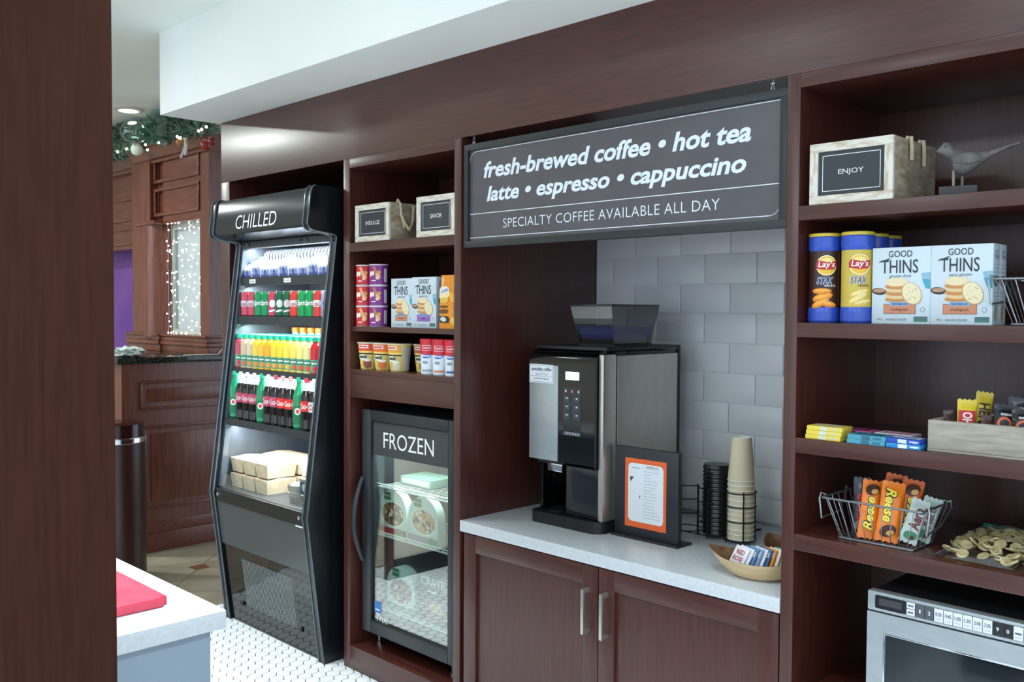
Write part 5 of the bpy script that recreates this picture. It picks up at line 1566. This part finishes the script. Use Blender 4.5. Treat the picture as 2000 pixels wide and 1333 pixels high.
def p_dark(m, f, w, h):
    m.text(f, 'MILK', 0, h * .55, h * .4, w * .5, '#e2e6ea', l=.0012, rot=-PI / 2, off=.03)
def p_mr(m, f, w, h):
    m.oval(f, -w * .1, h * .6, w * .3, h * .14, '#e6663a', l=.0008, rot=.6); m.oval(f, -w * .1, h * .6, w * .2, h * .09, '#1b2030', l=.0010, rot=.6); m.line(f, [(-w * .4, h * .44), (-w * .25, h * .28), (-w * .1, h * .42), (w * .06, h * .28), (w * .25, h * .44)], .006, '#ea5a30', l=.0012); m.scrib(f, 0, h * .8, w * .5, h * .06, '#d8d4d0', l=.0012)
G1 = 'bars in the wooden tray'
def cpos(px, Y): return W(px, 830, Y=Y).x
bar('yellow chocolate bar with a red patch standing in the wooden tray', (cpos(1886, .07), .070, 1.214), (math.radians(-10), math.radians(3), .5), .044, .118, .018, '#dcc22e/.3', p_oh, G1)
bar('tall yellow chocolate bar leaning behind the other yellow bar in the tray', (cpos(1912, .11), .105, 1.214), (math.radians(-6), math.radians(8), .62), .040, .136, .018, '#c9b02c/.3', p_henry, G1, crumple=.15)
bar('dark brown chocolate bar lying low behind the yellow bars in the tray', (cpos(1868, .095), .095, 1.214), (math.radians(-12), math.radians(-8), .5), .034, .088, .016, '#3a2418/.3', p_henry, G1)
bar('brown bar with white lettering between the yellow and black bars', (cpos(1931, .07), .066, 1.214), (math.radians(-8), math.radians(3), .6), .034, .084, .016, '#4a2418/.3', p_dark, G1)
bar('black and orange chocolate bar right of the brown bar in the tray', (cpos(1962, .075), .070, 1.214), (math.radians(-12), math.radians(6), .55), .054, .112, .02, '#161a26/.25', p_mr, G1)
bar('black wrapped bar with red lettering at the photo edge of the tray', (cpos(2003, .075), .068, 1.214), (math.radians(-10), math.radians(2), .55), .054, .106, .02, '#1a161a/.25', p_mr, G1)
bar('dark crumpled wrapper standing highest behind the black bars in the tray', (cpos(1987, .14), .145, 1.214), (math.radians(-2), math.radians(4), .5), .060, .124, .02, '#20262a/.25', p_mr, G1, crumple=.4, seed=8)

# ============================================================ wire baskets
def basket(label, loc, bw, bd, tw, td, h, rz=0.0, nf=9, ns=5):
    t = thing('wire_basket', label, 'basket', loc, rz)
    def ring(w, d, z, r=.010):
        P = []
        for cx_, cy_, a0 in ((w / 2 - r, d / 2 - r, 0), (-w / 2 + r, d / 2 - r, PI / 2), (-w / 2 + r, -d / 2 + r, PI), (w / 2 - r, -d / 2 + r, 1.5 * PI)):
            P += [(cx_ + r * math.cos(a0 + PI / 2 * i / 4), cy_ + r * math.sin(a0 + PI / 2 * i / 4), z) for i in range(5)]
        return P
    MB().tube(ring(tw, td, h), .0030, 'wire', 8, closed=True).build('rim', t)
    m = MB().tube(ring(bw, bd, .003), .0028, 'wire', 8, closed=True)
    for i in range(nf):
        u = -1 + 2 * (i + .5) / nf
        m.tube([(u * tw / 2 * .96, -td / 2, h), (u * bw / 2 * .96, -bd / 2, .003), (u * bw / 2 * .96, bd / 2, .003), (u * tw / 2 * .96, td / 2, h)], .0014, 'wire', 6)
    for i in range(ns):
        u = -1 + 2 * (i + .5) / ns
        m.tube([(-tw / 2, u * td / 2 * .94, h), (-bw / 2, u * bd / 2 * .94, .003), (bw / 2, u * bd / 2 * .94, .003), (tw / 2, u * td / 2 * .94, h)], .0014, 'wire', 6)
    m.build('mesh_wires', t)
    for s in (-1, 1):
        x = s * (tw / 2 + .004)
        MB().tube([(s * tw / 2, -td * .36, h + .004), (x + s * .006, -td * .40, h + .008), (x + s * .008, -td * .42, h - .006), (x + s * .002, -td * .42, h - .058), (x - s * .002, td * .10, h - .052), (x + s * .006, td * .36, h - .01), (x + s * .004, td * .34, h + .009), (s * tw / 2, td * .32, h + .004)], .0026, 'wire', 8).build('handle', t)
    return t
BK = Vector((-1.018, .106, .9454))
basket('wire basket holding orange chocolate bars on the lower shelf', BK, .198, .135, .262, .195, .108)
basket('wire basket cut off by the photo edge beside the cracker boxes', (-.604, .115, 1.5155), .205, .15, .275, .20, .108)

def p_reese(m, f, w, h, up=True):
    R = PI / 2
    yo = h * .42 if up else h * .60
    m.text(f, 'Reese', -w * .08, yo, h * .60, w * .50, '#3a2a14', l=.0010, rot=R if up else -R, shear=.25, off=.09); m.text(f, 'Reese', -w * .08, yo, h * .58, w * .44, '#f2e24a', l=.0018, rot=R if up else -R, shear=.25, off=.03)
    cy = h * .84 if up else h * .17
    m.oval(f, 0, cy, w * .36, h * .10, '#4a2614', l=.0010, rot=.5); m.oval(f, w * .1, cy - h * .03, w * .18, h * .045, '#d8a862', l=.0014, rot=.5)
def p_skor(m, f, w, h):
    m.text(f, 'SKOR', 0, h * .5, h * .5, w * .55, '#c42430', l=.001, rot=PI / 2, off=.03); m.oval(f, 0, h * .16, w * .38, h * .10, '#8a7a7a', l=.0008)
def p_aero(m, f, w, h):
    m.text(f, 'Aero', 0, h * .56, h * .5, w * .6, '#6a2a2c', l=.001, rot=PI / 2, off=.03); m.oval(f, 0, h * .16, w * .36, h * .1, '#4a8a68', l=.0008); m.oval(f, w * .12, h * .12, w * .14, h * .05, '#5a3426', l=.001)
G2 = 'bars in the wire basket'
z0 = .9545
bar('black chocolate bar with red lettering at the left of the wire basket', (-1.078, .090, z0), (math.radians(-4), math.radians(2), .55), .044, .148, .014, '#20222e/.25', p_skor, G2, crumple=.1)
bar('front left orange chocolate bar in the wire basket', (-1.046, .062, z0), (math.radians(-16), math.radians(8), .58), .052, .150, .016, '#ec7a14/.3', lambda m, f, w, h: p_reese(m, f, w, h, True), G2)
bar('front right orange chocolate bar in the wire basket', (-.998, .064, z0), (math.radians(-14), math.radians(9), .52), .058, .152, .018, '#ee7c14/.3', lambda m, f, w, h: p_reese(m, f, w, h, False), G2)
bar('rear orange chocolate bar highest in the wire basket', (-1.018, .112, z0), (math.radians(-8), math.radians(10), .5), .054, .164, .016, '#e0661a/.3', lambda m, f, w, h: p_reese(m, f, w, h, True), G2)
bar('rear right orange chocolate bar behind the front right one', (-.972, .112, z0), (math.radians(-10), math.radians(10), .5), .054, .155, .016, '#e0661a/.3', lambda m, f, w, h: p_reese(m, f, w, h, True), G2)
bar('silver and mint green bar at the front right of the wire basket', (-.945, .068, z0 + .006), (math.radians(-12), math.radians(20), .55), .046, .112, .016, '#b9c4bf/.22', p_aero, G2)
bar('silver green bar tucked behind the other at the basket right end', (-.930, .112, z0 + .006), (math.radians(-8), math.radians(18), .55), .046, .112, .016, '#a3b3ac/.22', p_aero, G2)

# ============================================================ bag of banana chips
t = thing('banana_chip_bag', 'clear bag of banana chips with teal header lying on the lower shelf', 'snack bag', (-.745, .185, .9455), math.radians(-3))
bm = bmesh.new()
N1, N2 = 20, 16
def bagz(u, v): return .062 * (1 - abs(u) ** 2.6) ** .8 * (1 - abs(v) ** 2.4) ** .8
for sgn in (1, -1):
    g = []
    for j in range(N2 + 1):
        for i in range(N1 + 1):
            u, v = -1 + 2 * i / N1, -1 + 2 * j / N2
            zz = bagz(u, v)
            g.append(bm.verts.new((u * .125, v * .150, (zz + .002 + .002 * math.sin(9 * u) * math.cos(8 * v)) if sgn > 0 else .0008)))
    for j in range(N2):
        for i in range(N1):
            a = j * (N1 + 1) + i; q = (g[a], g[a + 1], g[a + N1 + 2], g[a + N1 + 1])
            bm.faces.new(q if sgn > 0 else q[::-1])
MB().bm(bm, 'clear_plastic').build('clear_film', t)
cm = MB().lathe(0, 0, [(.013, 0), (.015, .002), (.013, .0042), (.004, .0038), (0, .002)], 'banana', 12).mesh('banana_chip')
rr = random.Random(21)
nchip = 0
for q in range(900):
    u, v = rr.uniform(-.86, .86), rr.uniform(-.92, .86)
    top = bagz(u, v) - .008
    if top < .006: continue
    lev = rr.random() ** .5
    z = max(.013, top * lev)
    if nchip >= 150: break
    if lev < .55: continue
    put('banana_chip', cm, t, (u * .122, v * .146, z), (rr.uniform(-.7, .7), rr.uniform(-.7, .7), rr.uniform(0, 6))); nchip += 1
MB().add([(-.125, .148, .002), (.125, .148, .002), (.125, .178, .030), (-.125, .178, .030), (-.125, .150, .000), (.125, .150, .000), (.125, .181, .029), (-.125, .181, .029)], [(0, 1, 2, 3), (7, 6, 5, 4), (3, 2, 6, 7)], '#1f9a8c/.3').build('header_card', t)

# ============================================================ microwave
X0, X1 = -1.021, -.560
t = thing('microwave', 'stainless commercial microwave with button strip on the lowest shelf', 'microwave', ((X0 + X1) / 2, .014, .4953))
w = (X1 - X0) / 2; H = .338
MB().box(-w + .006, w - .006, .032, .43, .012, H - .002, '#1b1c1e/.45', .003).build('case', t)
for x in (-w + .04, w - .04):
    for y in (.06, .40): MB().lathe(x, y, [(.014, 0), (.014, .0118)], 'black', 12).build('foot', t)
cp = MB().box(-w, w, 0, .031, H - .050, H, 'steel_front', .004).build('control_panel', t)
f = front(0, 0, 0); m = MB(); zc_ = H - .025
m.poly(f, rrect(-w + .020, -w + .098, zc_ - .017, zc_ + .017, .004), '#15171b/.2', l=.0005); m.rect(f, -w + .030, -w + .088, zc_ - .008, zc_ + .010, '#34343a', l=.0008)
m.rect(f, -w + .0985, w - .012, zc_ - .017, zc_ + .017, '#4b5058/.4', l=.0005)
m.build('fascia', cp)
def key(x, wk, z0, z1, col, txt, tcol):
    b = MB().box(-wk / 2, wk / 2, -.0016, 0, z0, z1, col + '/.4', .0005)
    if txt[0] in 'TS' or 'x' in txt: b.scrib(front(0, -.0016, 0), 0, (z0 + z1) / 2, wk * .7, .005, tcol, l=.0006)
    else: b.text(front(0, -.0016, 0), txt, 0, (z0 + z1) / 2 + (.003 if len(txt) > 1 else 0), min(wk * .7, .0062 * len(txt)) * (.5 if txt == '1' else 1), .009, tcol, l=.0006, off=.01)
    if len(txt) > 1 and z1 - z0 > .02: b.line(front(0, -.0016, 0), [(-wk * .3, z0 + .007), (wk * .3, z0 + .007)], .001, '#9aa0a6', l=.0006)
    b.build('key', cp, (x, -.0006, 0))
kx = -w + .1105
key(kx, .0195, zc_ + .0008, zc_ + .016, '#d3d8dc', 'TIME', '#555b62'); key(kx, .0195, zc_ - .016, zc_ - .0008, '#d3d8dc', '2x', '#555b62')
xs = kx + .0225
for i, (tx, col, tc) in enumerate((('1', '#4b5058', '#e6eaee'), ('2', '#4b5058', '#e6eaee'), ('0:30', '#d3d8dc', '#4a5058'), ('0:45', '#d3d8dc', '#4a5058'), ('1:00', '#d3d8dc', '#4a5058'), ('1:30', '#d3d8dc', '#4a5058'), ('2:00', '#d3d8dc', '#4a5058'), ('3:30', '#d3d8dc', '#4a5058'), ('9', '#1a1c20', '#e6eaee'), ('0', '#1a1c20', '#e6eaee'), ('STOP', '#d3d8dc', '#4a5058'), ('START', '#3fb6c4', '#eafafc'))):
    key(xs + i * .0222, .0208, zc_ - .016, zc_ + .016, col, tx, tc)
dz0, dz1 = .016, H - .0535
d = MB()
wx0, wx1, wz0, wz1 = -w + .047, w - .090, .055, dz1 - .052
for (a, b, c, e) in ((-w, wx0, dz0, dz1), (wx1, w, dz0, dz1), (wx0, wx1, wz1, dz1), (wx0, wx1, dz0, wz0)):
    d.box(a, b, 0, .030, c, e, 'steel_front')
dd = d.build('door', t)
MB().box(wx0 + .0005, wx1 - .0005, .006, .012, wz0 + .0005, wz1 - .0005, '#20262b/.06').build('window', dd)
m = MB()
for (a, b, c, e) in ((wx0 - .004, wx0, wz0 - .004, wz1 + .004), (wx1, wx1 + .004, wz0 - .004, wz1 + .004), (wx0, wx1, wz1, wz1 + .004), (wx0, wx1, wz0 - .004, wz0)): m.box(a, b, -.002, 0, c, e, 'chrome', .0006)
m.build('window_trim', dd)
MB().tube([(w - .045, 0, .06), (w - .045, -.03, .07), (w - .045, -.032, .13), (w - .045, -.03, .20), (w - .045, 0, .21)], .008, 'chrome', 10).build('handle', dd)
